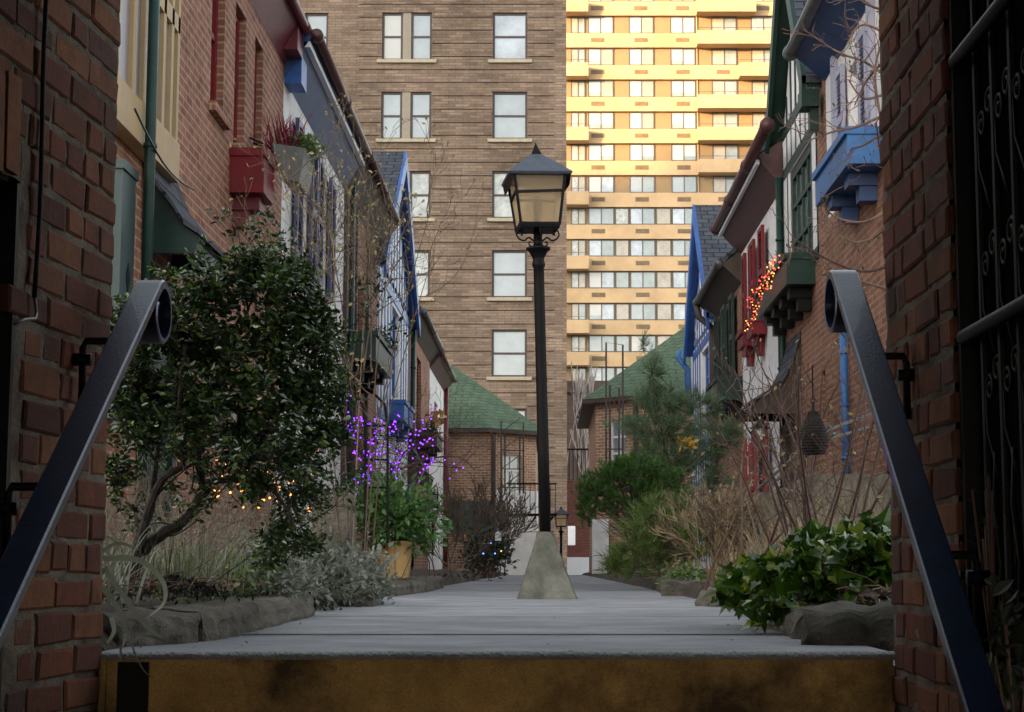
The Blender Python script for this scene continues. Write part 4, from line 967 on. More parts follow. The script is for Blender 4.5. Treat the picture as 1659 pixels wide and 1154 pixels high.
# ------------------------------------------------------------------ litter
def strewn(x0, x1, y0, y1, z, n, nm, lab, m, L=.05, tw=True):
    mb = MB(); pts = [(rnd.uniform(x0, x1), rnd.uniform(y0, y1), z + rnd.uniform(0, .02)) for _ in range(n)]
    leaves(mb, pts, L, SH_OVAL, [(rnd.gauss(0, 1), rnd.gauss(0, 1), .1) for _ in pts], .5, .6)
    if tw:
        for _ in range(n // 3):
            p = Vector((rnd.uniform(x0, x1), rnd.uniform(y0, y1), z + .015)); d = Vector((rnd.gauss(0, 1), rnd.gauss(0, 1), .15)).normalized() * rnd.uniform(.04, .14)
            mb.tube([p, p + d * .5 + Vector((0, 0, .01)), p + d], .0018, 3, False)
    return one(nm, mb, m, lab, None, None, 'stuff')
strewn(-1.45, -1.06, 4.15, 7.5, .12, 900, 'leaf_litter', 'brown leaf litter in the left bed', m_litter, .035)
strewn(.84, 1.4, 4.3, 7.0, .11, 900, 'leaf_litter', 'brown leaf litter in the right bed', m_litter, .04)
mb = MB(); q = G(330, 975); tot = []
for _ in range(900):
    a = rnd.uniform(0, 6.28); r_ = abs(rnd.gauss(0, 1)); tot.append((-1.13 + .085 * r_ * math.cos(a), 5.25 + .35 * r_ * math.sin(a), .10 + .045 * math.exp(-r_ * r_) + rnd.uniform(0, .012)))
leaves(mb, tot, .022, SH_DIA, None, .5, .5); one('mulch_heap', mb, m_char, 'low heap of black mulch on the left bed edge', 'mulch', None, 'stuff')
mb = MB(); pts = [(rnd.choice([rnd.gauss(-.86, .09), rnd.gauss(.66, .08), rnd.uniform(-.9, .7)]) , rnd.uniform(3.98, 6.5), .004) for _ in range(60)]
leaves(mb, pts, .012, SH_DIA, [(rnd.gauss(0, 1), rnd.gauss(0, 1), 0) for _ in pts], .2, 1); one('walk_debris', mb, m_litter, 'tiny leaf crumbs on the walk', None, None, 'stuff')
# ------------------------------------------------------------------ large dark shrub left
sh_ = thing('evergreen_shrub', 'big dark glossy leaved shrub on crooked stems, left of the walk', 'shrub', (-1.27, 5.25, .1))
tb = MB(); tips = []; allp = []
def limb(pix, Y, r0, r1, ns=7):
    pts = [P(u, v, Y + dy) for (u, v, dy) in pix]; out = []
    for i in range(len(pts) - 1):
        for k in range(4): out.append(pts[i].lerp(pts[i + 1], k / 4) + Vector((rnd.gauss(0, .004), rnd.gauss(0, .006), rnd.gauss(0, .004))))
    out.append(pts[-1]); n = len(out); tb.tube(out, [r0 + (r1 - r0) * i / (n - 1) for i in range(n)], ns); return out
Ys = 5.3
A = limb([(205, 955, 0), (222, 905, 0), (240, 880, 0), (300, 845, .02), (330, 795, .03), (318, 730, .05), (345, 640, .05), (370, 590, .1)], Ys, .022, .009)
B = limb([(210, 940, .0), (232, 860, -.03), (250, 790, -.05), (300, 740, -.05), (290, 650, -.1), (300, 560, -.1)], Ys, .016, .006)
Cc_ = limb([(226, 898, 0), (250, 800, .06), (262, 700, .1), (240, 600, .1)], Ys, .012, .005)
D = limb([(330, 790, .03), (400, 770, .0), (450, 800, -.05), (480, 860, -.05)], Ys, .009, .004)
E = limb([(318, 730, .05), (390, 680, .1), (470, 640, .1), (520, 560, .1)], Ys, .010, .004)
F_ = limb([(345, 640, .05), (395, 530, .0), (405, 470, .0)], Ys, .008, .003)
for L_ in (A, B, Cc_, D, E, F_):
    for p in L_[len(L_) // 3::2]:
        d = Vector((rnd.gauss(0, 1), rnd.gauss(0, 1), .5)).normalized(); grow(tb, p, d, .14, .004, 2, tips, .7, .2, 2, 3, .25, 4, .75, .001, allp)
link('stems', tb, m_bark, sh_)
# crown envelope in photo pixels at depth ~5.3
ctrs = [(330, 470, 60), (410, 455, 50), (470, 470, 55), (260, 540, 60), (350, 560, 75), (450, 560, 75), (505, 515, 40), (240, 640, 50), (320, 660, 70), (420, 650, 85), (495, 640, 52), (530, 700, 30), (480, 740, 60), (400, 720, 60), (230, 700, 40), (500, 800, 40), (465, 855, 36), (495, 885, 26), (210, 600, 35), (445, 900, 28), (415, 790, 30), (400, 432, 26), (475, 445, 24), (205, 520, 32), (200, 650, 38), (192, 765, 30), (530, 560, 34), (540, 640, 30), (215, 545, 25), (530, 600, 24)]
lf = MB(); cl = []
k_ = Ys / FPX
for (u, v, r_) in ctrs:
    c = P(u, v, Ys + rnd.uniform(-.08, .08)); R_ = r_ * k_ * .88
    for q in ellpts(int(2.1 * r_), c, (R_, R_ * 1.2, R_), .35, .35, rnd.random() * 50): cl.append(q)
pts = []; drs = []
for q in cl + [p for p, d, k in allp if rnd.random() < .5]:
    out = Vector((rnd.gauss(0, 1), rnd.gauss(0, 1), rnd.gauss(.4, .8))).normalized(); L_ = rnd.uniform(.03, .07)
    for j in range(7): pts.append(tuple(q + out * L_ * (j / 6) + Vector((rnd.gauss(0, .002), rnd.gauss(0, .002), 0)))); s_ = (-1) ** j; pr = out.cross(Vector((.2, .4, 1))).normalized(); drs.append(tuple(out * .7 + pr * s_))
h_ = len(pts) // 2; leaves(lf, pts[:h_], .028, SH_OVAL, drs[:h_], .3, .35, .3); leaves(lf, pts[h_:], .021, SH_OVAL, drs[h_:], .35, .3, .5); link('crown', lf, l_shrub, sh_)
# long strap leaves at the left corner
mb = MB(); st = thing('strap_leaf_plant', 'pale arching strap leaves spilling over the step at the left wall', 'plant', (-1.05, 4.25, .08))
def ribbon(pp, w):
    n0 = len(mb.v)
    for i, p in enumerate(pp):
        d = (pp[min(i + 1, len(pp) - 1)] - pp[max(i - 1, 0)]).normalized(); s_ = d.cross(Vector((0, -1, .2))).normalized() * w * (1 - (i / len(pp)) ** 3) * .5; mb.v += [tuple(p - s_), tuple(p + s_ + Vector((0, w * .25, 0)))]
    for i in range(len(pp) - 1): a = n0 + 2 * i; mb.f.append((a, a + 1, a + 3, a + 2))
for pix, w in (([(165, 905), (225, 908), (262, 940), (266, 975), (240, 1000)], .014), ([(168, 920), (200, 965), (232, 1010), (270, 1040)], .013), ([(165, 950), (190, 985), (203, 1020), (198, 1052)], .013), ([(180, 1000), (184, 1025), (168, 1048)], .012), ([(270, 1040), (235, 1030), (215, 1045), (232, 1085), (250, 1100)], .006), ([(165, 895), (190, 880), (225, 890)], .009), ([(195, 1045), (196, 1070)], .006), ([(168, 930), (150, 900), (175, 870), (210, 905)], .008)):
    Yb = 4.12 if max(q[1] for q in pix) < 1050 else 3.9
    ribbon(smooth_pts([P(u, v, Yb + (.0 if v < 1050 else -.0) + .02 * i) if v < 1050 else P(u, v, 3.9) for i, (u, v) in enumerate(pix)]), w)
blades(mb, [(-1.10 + rnd.gauss(0, .03), 4.35 + rnd.gauss(0, .08), .1) for _ in range(26)], .26, .010, .6, 6, 1.2)
link('leaves', mb, l_strap, st)
# green blades + grey stems in the left bed
def grassy(nm, lab, m, n, xr, yr, z, L, w, lean=.5, droop=.6, cat=None):
    mb = MB(); blades(mb, [(rnd.uniform(*xr), rnd.uniform(*yr), z) for _ in range(n)], L, w, lean, 4, droop); return one(nm, mb, m, lab, cat, None, 'stuff')
grassy('grass', 'green blades among the stems of the left bed', l_grass, 420, (-1.5, -1.06), (4.9, 7.5), .1, .20, .006)
grassy('dry_grass', 'tangle of grey dry stems under the left shrub', m_greyst, 1500, (-1.75, -1.08), (5.2, 8.5), .1, .36, .0035, .7, .5)
grassy('dry_grass', 'tan dry grass behind the left shrub', m_straw, 600, (-2.3, -1.25), (6.6, 10.5), .1, .34, .005, .8, .8)
mb = MB(); tips = []
for _ in range(80): grow(mb, Vector((rnd.uniform(-1.9, -1.12), rnd.uniform(5.4, 9.5), .1)), Vector((rnd.gauss(0, .5), rnd.gauss(0, .3), 1)), .28, .003, 2, tips, .7, .1, 2, 4, .22, 3, .7, .0012)
one('dead_stems', mb, m_twig, 'leafless grey stems crossing beneath the dark shrub', None, None, 'stuff')
# grey sage + trailing plants along left kerb
def leafmound(nm, lab, m, cat, c, r, n, size, shape=SH_OVAL, per=6, stem=m_twig, seed=1, fold=.3, up=.35, spread=.03, zmin=.02, group=None, jit=.9):
    root = thing(nm, lab, cat, (c[0], c[1], .05), group); mb = MB(); pts = ellpts(n, c, r, .45, .35, seed, zmin)
    cl = clumps(pts, per, spread); ctr = Vector((c[0], c[1], c[2] - r[2] * .6)); leaves(mb, [tuple(p) for p in cl], size, shape, [tuple((p - ctr).normalized()) for p in cl], fold, up, jit)
    link('foliage', mb, m, root); tb = MB()
    for p in rnd.sample(pts, min(len(pts), 40)):
        b = Vector((c[0] + rnd.gauss(0, r[0] * .2), c[1] + rnd.gauss(0, r[1] * .2), .05)); mid = b.lerp(p, .5) + Vector((rnd.gauss(0, .02), rnd.gauss(0, .02), .02)); tb.tube([b, mid, p], [.004, .003, .0015], 4, False)
    link('stems', tb, stem, root); return root
def px(u, Y): return (u - CX) / FPX * Y
def pz(v, Y): return atY(888, v, Y)[1]
leafmound('sage_plant', 'grey leaved plant spilling over the left kerb', l_sage, 'plant', (px(560, 8.4), 8.4, .14), (.22, .5, .16), 190, .040, SH_OVAL, 6, m_greyst, 2)
leafmound('sage_plant', 'grey leaved plant trailing onto the walk before the tan pot', l_sage, 'plant', (px(605, 8.9), 8.9, .08), (.09, .3, .12), 100, .036, SH_OVAL, 6, m_greyst, 3)
leafmound('low_plant', 'dull green low plant between dark shrub and grey plants', l_dark, 'plant', (px(500, 7.5), 7.6, .16), (.22, .5, .22), 150, .035, SH_OVAL, 6, m_greyst, 4)
# ------------------------------------------------------------------ pot and rhododendron
Yp = 13.5; pot = thing('plant_pot', 'tan glazed pot in the left bed holding a leafy evergreen', 'plant pot', (px(641, Yp), Yp, .08))
mb = MB(); mb.lathe([(.09, .06), (.115, .12), (.132, .26), (.136, .37), (.142, .375), (.142, .395), (.125, .395), (.12, .36), (.05, .34)], (px(641, Yp), Yp, 0), 28); link('pot', mb, m_terra, pot, smooth=True)
leafmound('potted_evergreen', 'broad leaved green shrub growing in the tan pot', l_rhodo, 'shrub', (px(634, Yp), Yp, .58), (.35, .38, .25), 330, .066, SH_OVAL, 8, m_bark, 6, .3, .5, .05, .41, None, .7)
# ------------------------------------------------------------------ fairy lights
ico = bpy.data.meshes.new('bulb'); bm = bmesh.new(); bmesh.ops.create_icosphere(bm, subdivisions=1, radius=1); bm.to_mesh(ico); bm.free()
def lights(lab, pts, size, mats, wirem, group=None):
    root = thing('fairy_lights', lab, 'string lights', tuple(pts[0])); mb = MB()
    mb.tube([p + Vector((rnd.gauss(0, .004), .004, rnd.gauss(0, .004))) for p in pts], .0022, 3, False); link('wire', mb, wirem, root)
    meshes = []
    for m in mats: me = ico.copy(); me.materials.append(m); meshes.append(me)
    for i, p in enumerate(pts[:100]):
        o = bpy.data.objects.new('bulb', rnd.choice(meshes)); C.objects.link(o); o.parent = root; o.location = p - root.location; o.scale = (size,) * 3
e_or = EM('amber bulb', (1, .24, .05), .5); e_pu = EM('violet bulb', (.22, .03, 1), .9); e_rd = EM('red bulb', (1, .07, .03), .38); e_ye = EM('yellow bulb', (1, .48, .12), .4); e_gr = EM('green bulb', (.3, 1, .4), .3)
pts = []
for (u, v) in ((355, 745), (365, 760), (350, 800), (375, 770), (395, 790), (410, 760), (430, 800), (450, 785), (470, 810), (490, 825), (440, 770), (420, 815), (380, 805), (360, 790), (345, 770), (400, 780), (420, 775), (500, 760), (520, 745), (480, 760), (465, 790)):
    for _ in range(4): pts.append(P(u + rnd.gauss(0, 14), v + rnd.gauss(0, 12), 6.5 + rnd.uniform(-.3, .3)))
pts = [p for p in pts if p.z > .1]; pts.sort(key=lambda p: p.x); lights('amber fairy lights strung through the dry grass behind the dark shrub', pts, .0048, [EM('warm bulb', (1, .30, .06), .8)], m_black)
# ------------------------------------------------------------------ small bare tree with yellow leaves
bt = thing('bare_tree', 'small many stemmed tree with few yellow leaves before the left cottages', 'tree', (px(545, 9.2), 9.2, .08)); mb = MB(); tips = []; allp = []
for (u, v) in ((450, 400), (520, 330), (600, 380), (640, 430), (610, 480), (480, 480), (420, 330), (470, 260), (520, 240), (600, 300), (640, 330), (700, 330), (500, 350), (540, 380), (700, 420), (590, 420)):
    lowb = (u, v) in ((450, 400), (520, 330), (560, 330), (600, 380), (640, 430), (610, 480), (480, 480), (540, 380), (590, 420), (500, 350)); a = P(565 + (u - 560) * (.45 if lowb else .2) + rnd.uniform(-20, 20), 600 if lowb else 900, 9.9 + rnd.uniform(-.4, .6)); b = P(u, v, 9.9 + rnd.uniform(-.6, .6)); d = b - a; m1 = a + d * .35 + Vector((d.x * -.14, 0, .05)); m2 = a + d * .7 + Vector((d.x * -.10, 0, .03))
    sp_ = smooth_pts([a, m1, m2, b], 5); n = len(sp_); mb.tube(sp_, [.0048 - .0034 * i / n for i in range(n)], 6, False)
    for i in range(6, n, 2 if lowb else 4): grow(mb, sp_[i], (sp_[min(i + 1, n - 1)] - sp_[i - 1]).normalized() + Vector((rnd.gauss(0, .7), rnd.gauss(0, .6), rnd.gauss(.1, .5))), .30, .0042, 2, tips, .6, .25, 2, 4, .2, 4, .72, .0013, allp)
link('branches', mb, m_twig, bt)
sp_ = smooth_pts([P(690, 480, 11.6), P(735, 450, 11.6), P(762, 395, 11.6), P(775, 335, 11.6)], 5); mb = MB(); mb.tube(sp_, [.004 - .00013 * i for i in range(len(sp_))], 5, False)
for p in sp_[::3]: grow(mb, p, Vector((rnd.gauss(.5, .3), 0, 1)), .12, .002, 1, tips, .6, .2, 2, 3, .15, 3, .7, .001, allp)
link('branches', mb, m_twig, bt)
mb = MB(); pts = [tuple(p) for p, d in rnd.sample(tips, min(len(tips), 560))]; leaves(mb, pts, .030, SH_OVAL, None, .4, .4); link('leaves', mb, l_yel, bt)
# ------------------------------------------------------------------ purple lit bush
Yq = 14.5; bq = thing('bare_bush', 'leafless bush wound with violet lights beside the left cottages', 'bush', (px(655, Yq), Yq, .1)); mb = MB(); tips = []; allp = []; lp = []
for pix in ([(655, 880), (645, 800), (650, 740), (690, 715), (720, 700)], [(655, 880), (612, 800), (600, 740), (612, 700), (640, 690)], [(650, 860), (600, 790), (575, 720), (566, 690)], [(655, 870), (675, 790), (700, 750), (745, 758)], [(620, 810), (590, 780), (572, 775)], [(612, 720), (600, 690), (585, 680)], [(650, 760), (690, 745), (740, 740), (770, 762)], [(650, 870), (640, 790), (610, 785), (600, 770)]):
    s2 = smooth_pts([P(u, v, Yq + rnd.uniform(-.2, .2)) for u, v in pix], 5); n = len(s2); mb.tube(s2, [.012 - .009 * i / n for i in range(n)], 5, False); lp += s2[6:]
    for i in range(4, n, 2): grow(mb, s2[i], Vector((rnd.gauss(0, 1), rnd.gauss(0, .6), rnd.gauss(.5, .5))), .22, .004, 2, tips, .7, .2, 2, 3, .2, 3, .75, .0015, allp)
link('branches', mb, m_twigr, bq)
for lab_, cc in (('violet fairy lights wrapped tightly along the bare bush stems', None), ('violet fairy lights clustered low on the branches of the bare bush', ((590, 760, 12), (577, 778, 9), (608, 740, 10), (600, 715, 9), (568, 700, 7), (580, 735, 8), (615, 725, 6), (600, 775, 10), (585, 790, 6))), ('violet fairy lights trailing over the upper and right branches of the bare bush', ((566, 660, 7), (610, 690, 9), (640, 697, 8), (665, 710, 6), (688, 692, 9), (698, 672, 3), (650, 742, 8), (690, 738, 6), (720, 757, 3), (745, 758, 2), (630, 760, 6), (585, 690, 8)))):
    pts = [p + Vector((rnd.gauss(0, .012), -.03, rnd.gauss(0, .012))) for p in rnd.choices([q for q in lp if .9 < q.z < 1.5 and q.x < px(705, Yq)], k=100)] if cc is None else []
    for (u, v, n_) in cc or (): pts += [P(u + rnd.gauss(0, 8), v + rnd.gauss(0, 8), Yq - .1 + rnd.uniform(-.15, .15)) for _ in range(n_)]
    lights(lab_, pts[:100], .0068, [e_pu], m_black)
# ------------------------------------------------------------------ far left bushes
def twigbush(nm, lab, c, r, h, n, m, depth=3, L=.3, r0=.008, cat='bush', rmin=.002, lm=None, ls=.04, ln=200):
    root = thing(nm, lab, cat, (c[0], c[1], .05)); mb = MB(); tips = []
    for _ in range(n): grow(mb, Vector((c[0] + rnd.gauss(0, r * .3), c[1] + rnd.gauss(0, r * .4), .05)), Vector((rnd.gauss(0, r * .8), rnd.gauss(0, r * .6), h)), L, r0, depth, tips, .55, .15, 3, 4, .16, 4, .72, rmin)
    link('branches', mb, m, root)
    if lm: q = MB(); leaves(q, [tuple(p) for p, d in rnd.sample(tips, min(len(tips), ln))], ls, SH_OVAL, None, .4, .3); link('leaves', q, lm, root)
    return root
twigbush('bare_bush', 'brown leafless bush in front of the far left gatehouse', (px(770, 24), 24, 0), .5, .8, 5, m_twig, 3, .6, .016, rmin=.005)
twigbush('bare_bush', 'brown leafless bush between potted evergreen and gatehouse', (px(725, 19), 19, 0), .4, .8, 6, m_twig, 3, .42, .012, rmin=.004)
twigbush('bare_bush', 'tall brown bush overlapping the white plinth of the left gatehouse', (px(808, 30), 30, 0), .5, .9, 4, m_twig, 3, .62, .018, rmin=.006)
leafmound('dark_bush', 'dense dark bush with tiny lights near the lamp foot, left', l_dark, 'bush', (px(790, 24), 24, .42), (.32, .4, .34), 200, .07, SH_OVAL, 6, m_twigr, 9, .3, .3, .05)
mb = MB(); q = P(808, 893, 23.5); lights('few blue and yellow lights on the dark bush left of the lamp', [P(783, 897, 23.5), P(802, 897, 23.5), P(812, 893, 23.5), P(795, 880, 23.6)], .012, [EM('blue bulb', (.1, .2, 1), .8), e_ye], m_black)
# stone pier, trellis and sign left
mb = MB(); a = P(505, 868, 11); b = P(568, 796, 11); mb.slab([(a.x, 11, .0), (b.x, 11, .0), (b.x, 11, b.z - .03), (b.x - .03, 11, b.z), (a.x + .02, 11, b.z - .02), (a.x, 11, b.z - .1)], (0, .35, 0)); one('stoop_pier', mb, m_kerb, 'grey cement stoop pier behind the left shrub', 'pier', noise=.004)
mb = MB(); Y = 12.2
for u in (592, 628): mb.tube([P(u, 880, Y), P(u, 690, Y), P(u - 5, 655, Y), P(u - 20, 640, Y)], .010, 6)
for v in (690, 745, 790): mb.tube([P(592, v, Y), P(628, v, Y)], .008, 5)
one('iron_trellis', mb, m_black, 'dark iron arch trellis behind the violet lit bush', 'trellis')
sg_ = thing('garden_sign', 'small framed garden sign on a thin post left of the gatehouse', 'sign', (px(700, 16), 16, 0)); mb = MB(); mb.tube([P(701, 900, 16), P(701, 824, 16)], .008, 6); link('post', mb, m_black, sg_)
mb = MB(); a = P(693, 824, 16); b = P(710, 800, 16); mb.box(a.x, b.x, 15.98, 16.0, a.z, b.z); link('frame', mb, m_black, sg_); mb = MB(); mb.box(a.x + .012, b.x - .012, 15.974, 15.979, a.z + .012, b.z - .012); link('panel', mb, m_gal, sg_)
# hanging planter left
pl = thing('hanging_planter', 'grey metal planter with red twigs hung beside the red window box', 'planter', (-2.3, 15.4, 3.6)); mb = MB()
a = P(441, 232, 15.3); b = P(500, 240, 15.3); 
mb.slab([(a.x, 15.3, a.z), (b.x - .03, 15.3, b.z - .0), (b.x - .08, 15.3, a.z - .36), (a.x + .1, 15.3, a.z - .33)], (0, .6, 0)); link('box', mb, m_gal, pl)
mb = MB(); 
for x_, y_ in ((a.x + .1, 15.5), (b.x - .12, 15.7)): mb.tube([(x_, y_, a.z - .05), (-2.74, y_, a.z + .1)], .01, 5)
link('bracket', mb, m_black, pl)
mb = MB(); c = (a + b) / 2
blades(mb, [(c.x - .1 + rnd.gauss(0, .06), 15.32 + rnd.random() * .5, a.z - .02) for _ in range(110)], .36, .028, .55, 3, .5); one('red_twig_plant', mb, l_redl, 'dark red leafy twigs in the grey hanging planter', 'plant')
mb = MB(); pts = [(c.x + .1 + rnd.gauss(0, .06), 15.32 + rnd.random() * .5, a.z - .02 - abs(rnd.gauss(0, .09)) + .12) for _ in range(420)]; leaves(mb, pts, .06, SH_DIA); one('trailing_plant', mb, l_grass, 'green trailing plant at the outer end of the grey planter', 'plant')
mb = MB(); pts = [(-2.4 + rnd.uniform(-.15, .15), rnd.uniform(23.8, 25.5), 3.38 + abs(rnd.gauss(0, .07))) for _ in range(500)]; leaves(mb, pts, .07, SH_DIA); one('box_plant', mb, l_dark, 'evergreen sprigs in the dark green window box on the left', 'plant')
mb = MB(); pts = [(-2.5 + rnd.uniform(-.15, .15), rnd.uniform(35.8, 37.4), 2.98 + abs(rnd.gauss(0, .12))) for _ in range(260)]; leaves(mb, pts, .10, SH_DIA); one('box_plant', mb, l_dark, 'scrubby plant in the far left window box', 'plant')
mb = MB(); pts = [(-2.4 + rnd.uniform(-.1, .15), rnd.uniform(36, 36.4), 3.2 + abs(rnd.gauss(0, .12))) for _ in range(50)]; leaves(mb, pts, .18, SH_OVAL); one('bronze_leaves', mb, m_terra, 'bronze coloured leaves above the far left window box', 'plant')
# ------------------------------------------------------------------ RIGHT: mugo pine, soft pine, juniper
def pinepl(nm, lab, lm, cat, c, r, n, per, L, w, trunk, seed, wm=m_bark, cone=.45, shell=.55, down=False, zmin=.1, upb=.6, blobs=None):
    root = thing(nm, lab, cat, trunk[0]); mb = MB(); tps = []
    B_ = blobs or [(c, r, n)]
    for (bc, br_, bn) in B_:
        for p in ellpts(bn, bc, br_, shell, .3, seed, zmin): tps.append((p, ((p - Vector(bc)).normalized() * .8 + Vector((0, 0, -upb if down else upb)) + Vector((rnd.gauss(0, .25), rnd.gauss(0, .25), rnd.gauss(0, .2))))))
    tufts(mb, tps, per, L, w, cone); link('needles', mb, lm, root)
    tb = MB(); tr = [Vector(q) for q in trunk]; tb.tube(smooth_pts(tr, 4), [(.035 if L < .12 else .02) * (1 - .8 * i / (len(smooth_pts(tr, 4)))) for i in range(len(smooth_pts(tr, 4)))], 7)
    for p, d in rnd.sample(tps, min(90 if L < .12 else 36, len(tps))):
        k = rnd.uniform(.3, 1); o = tr[0].lerp(tr[-1], k); mid = o.lerp(p, .5) + Vector((0, 0, -.03)); tb.tube([o, mid, p], [.007, .005, .003], 4, False)
    link('branches', tb, wm, root); return root
Ym = 17.0
def B3(u, v, ru, rv, Y, dy, n): return ((px(u, Y), Y + dy, pz(v, Y)), (ru * Y / FPX, ru * Y / FPX * 1.0, rv * Y / FPX), n)
pinepl('mugo_pine', 'dense rounded dark green dwarf pine right of the lamp', l_mugo, 'pine', None, None, 0, 20, .045, .07, [(px(1040, Ym), Ym, .1), (px(1045, Ym), Ym, .6), (px(1020, Ym), Ym, 1.0)], 11,
       blobs=[B3(1012, 784, 64, 48, Ym, 0, 1100), B3(967, 800, 34, 34, Ym, -.05, 380), B3(1070, 790, 46, 44, Ym, .1, 560), B3(950, 828, 18, 24, Ym, 0, 110), B3(1030, 762, 48, 28, Ym, 0, 340)], zmin=.5)
Yt = 19.0
pinepl('soft_pine', 'loose grey green young pine in front of the right gatehouse', l_pine, 'pine', None, None, 0, 16, .12, .022, [(px(1110, Yt), Yt, .1), (px(1098, Yt), Yt, .9), (px(1072, Yt), Yt, 1.7), (px(1055, Yt), Yt, 2.45)], 12, cone=.5,
       blobs=[B3(1058, 600, 22, 36, Yt, 0, 60), B3(1065, 645, 48, 24, Yt, 0, 170), B3(1060, 690, 66, 26, Yt, 0, 290), B3(1130, 655, 52, 26, Yt, .2, 200), B3(1150, 710, 50, 34, Yt, 0, 250), B3(1085, 735, 66, 28, Yt, 0, 280), B3(1125, 775, 62, 42, Yt, .1, 320), B3(1045, 552, 7, 20, Yt, 0, 14), B3(1185, 700, 24, 24, Yt, 0, 50)], zmin=.5)
mb = MB(); pts = [tuple(P(1112 + rnd.gauss(0, 8), 717 + rnd.gauss(0, 5), 18.4)) for _ in range(60)]; leaves(mb, pts, .06, SH_OVAL); one('yellow_leaves', mb, LEAF('golden leaf', (.5, .33, .05)), 'little spray of yellow leaves against the soft pine', 'plant')
Yj = 14.5
pinepl('juniper', 'wide feathery juniper bush right of the walk under the pines', l_jun, 'bush', None, None, 0, 14, .10, .03, [(px(1070, Yj), Yj, .0), (px(1070, Yj), Yj, .35)], 13, wm=m_twig, cone=.4, shell=.4, zmin=.03, upb=.5,
       blobs=[B3(1060, 850, 70, 42, Yj, 0, 230), B3(1030, 890, 55, 42, Yj, -.1, 160), B3(1100, 880, 65, 50, Yj, 0, 210), B3(1085, 815, 45, 24, Yj, 0, 80), B3(1000, 915, 35, 20, Yj, -.1, 60), B3(1140, 860, 35, 50, Yj, .2, 90)])
leafmound('ground_cover', 'low yellow green plants between the right kerb stones', l_grass, 'plant', (px(1105, 13), 13, .12), (.12, .7, .04), 120, .05, SH_OVAL, 4, m_greyst, 15)
# dry grasses and canes right
grassy('dry_grass', 'dry tan grass behind the ivy bed', m_straw, 2300, (1.0, 2.0), (6.5, 9.1), .1, .46, .0055, .6, .6)
grassy('dry_grass', 'faded straw grass between juniper and stoop', m_straw, 500, (1.25, 2.0), (10.5, 14), .1, .48, .008, .45, .5)
grassy('dry_grass', 'thin grey stems behind the ivy', m_greyst, 700, (.95, 1.8), (5.8, 8), .1, .5, .004, .5, .4)
for (nm, lab, u, Y, n, h) in (('cane_bush', 'reddish rose canes rising behind the ivy beside the right rail', 1365, 6.0, 15, .85), ('cane_bush', 'tall thin brown canes beside the hanging pine cone feeder', 1265, 6.9, 12, .85), ('cane_bush', 'brown twiggy bush in front of the red shutters', 1205, 12, 6, .55)):
    root = thing(nm, lab, 'bush', (px(u, Y), Y, .1)); mb = MB(); tips = []; allp = []
    for _ in range(n):
        b0 = Vector((px(u, Y) + rnd.gauss(0, .11), Y + rnd.gauss(0, .2), .1)); d = Vector((rnd.gauss(0, .28), rnd.gauss(0, .2), 1)).normalized(); pts = [b0]
        for k in range(9): d = (d + Vector((rnd.gauss(0, .06), rnd.gauss(0, .06), -.01))).normalized(); pts.append(pts[-1] + d * (h * rnd.uniform(.8, 1.2) / 9) * (1 if Y < 10 else 1.5))
        mb.tube(pts, [.0066 - .0005 * i for i in range(10)], 6, False)
        for p in pts[3:]:
            for _k in range(1): grow(mb, p, Vector((rnd.gauss(0, 1), rnd.gauss(0, .7), rnd.gauss(.6, .3))), rnd.uniform(.06, .16), .0022, 1, tips, .5, .3, 2, 3, .12, 4, .7, .0011, allp)
    link('canes', mb, m_cane if Y < 8 else m_twig, root); q = MB(); leaves(q, [tuple(p) for p, d in rnd.sample(tips, min(len(tips), 60))], .022 if Y < 10 else .04, SH_OVAL, None, .5, .4); link('leaves', q, l_yel, root)
twigbush('bare_bush', 'dense tan brown seed head bush between the juniper and the stoop piers', (px(1185, 10.5), 10.5, 0), .30, .8, 16, m_seed, 3, .26, .007, rmin=.0022, lm=m_litter, ls=.03, ln=400)
leafmound('undergrowth_plant', 'soft grey green leafy plant under the dark shrub', l_sage, 'plant', (px(430, 6.6), 6.7, .16), (.22, .5, .14), 230, .040, SH_DIA, 6, m_greyst, 21)
leafmound('undergrowth_plant', 'green leafy plant at the foot of the shrub beside the black mulch', l_grass, 'plant', (px(345, 6.2), 6.4, .14), (.16, .4, .11), 150, .036, SH_DIA, 6, m_greyst, 22)
# ivy
iv = thing('ivy', 'glossy lobed ivy mounding over the right kerb stones', 'ivy', (.8, 5.0, .08)); mb = MB(); ip = []
for (u, v, ru, rv, Y, n) in ((1400, 912, 52, 52, 4.9, 200), (1330, 925, 60, 50, 5.1, 210), (1260, 938, 50, 42, 5.3, 170), (1215, 945, 40, 38, 5.5, 110), (1390, 868, 35, 18, 5.4, 60), (1185, 955, 22, 25, 5.7, 40), (1240, 985, 28, 22, 5.0, 36), (1310, 888, 45, 22, 5.5, 70)):
    c, r_, n = B3(u, v, ru, rv, Y, 0, n); ip += ellpts(n, c, r_, .6, .25, rnd.random() * 9, .03)
ip = [p for p in ip if p.x < .775 + (p.y - 3.94) * .3 + .02]
dr = [tuple((p - Vector((.9, 5.6, .0))).normalized() + Vector((0, 0, -.6))) for p in ip]
leaves(mb, [tuple(p) for p in ip], .054, SH_IVY, dr, .12, .45, .8); leaves(mb, [tuple(p + Vector((0, 0, .02))) for p in ip[::14]], .064, SH_IVY, dr[::14], .1, .9, .8); leaves(mb, [tuple(p + Vector((rnd.gauss(0, .02), rnd.gauss(0, .02), rnd.gauss(0, .015)))) for p in ip], .036, SH_IVY, dr, .1, .45, .9); link('leaves', mb, l_ivy, iv); tb = MB()
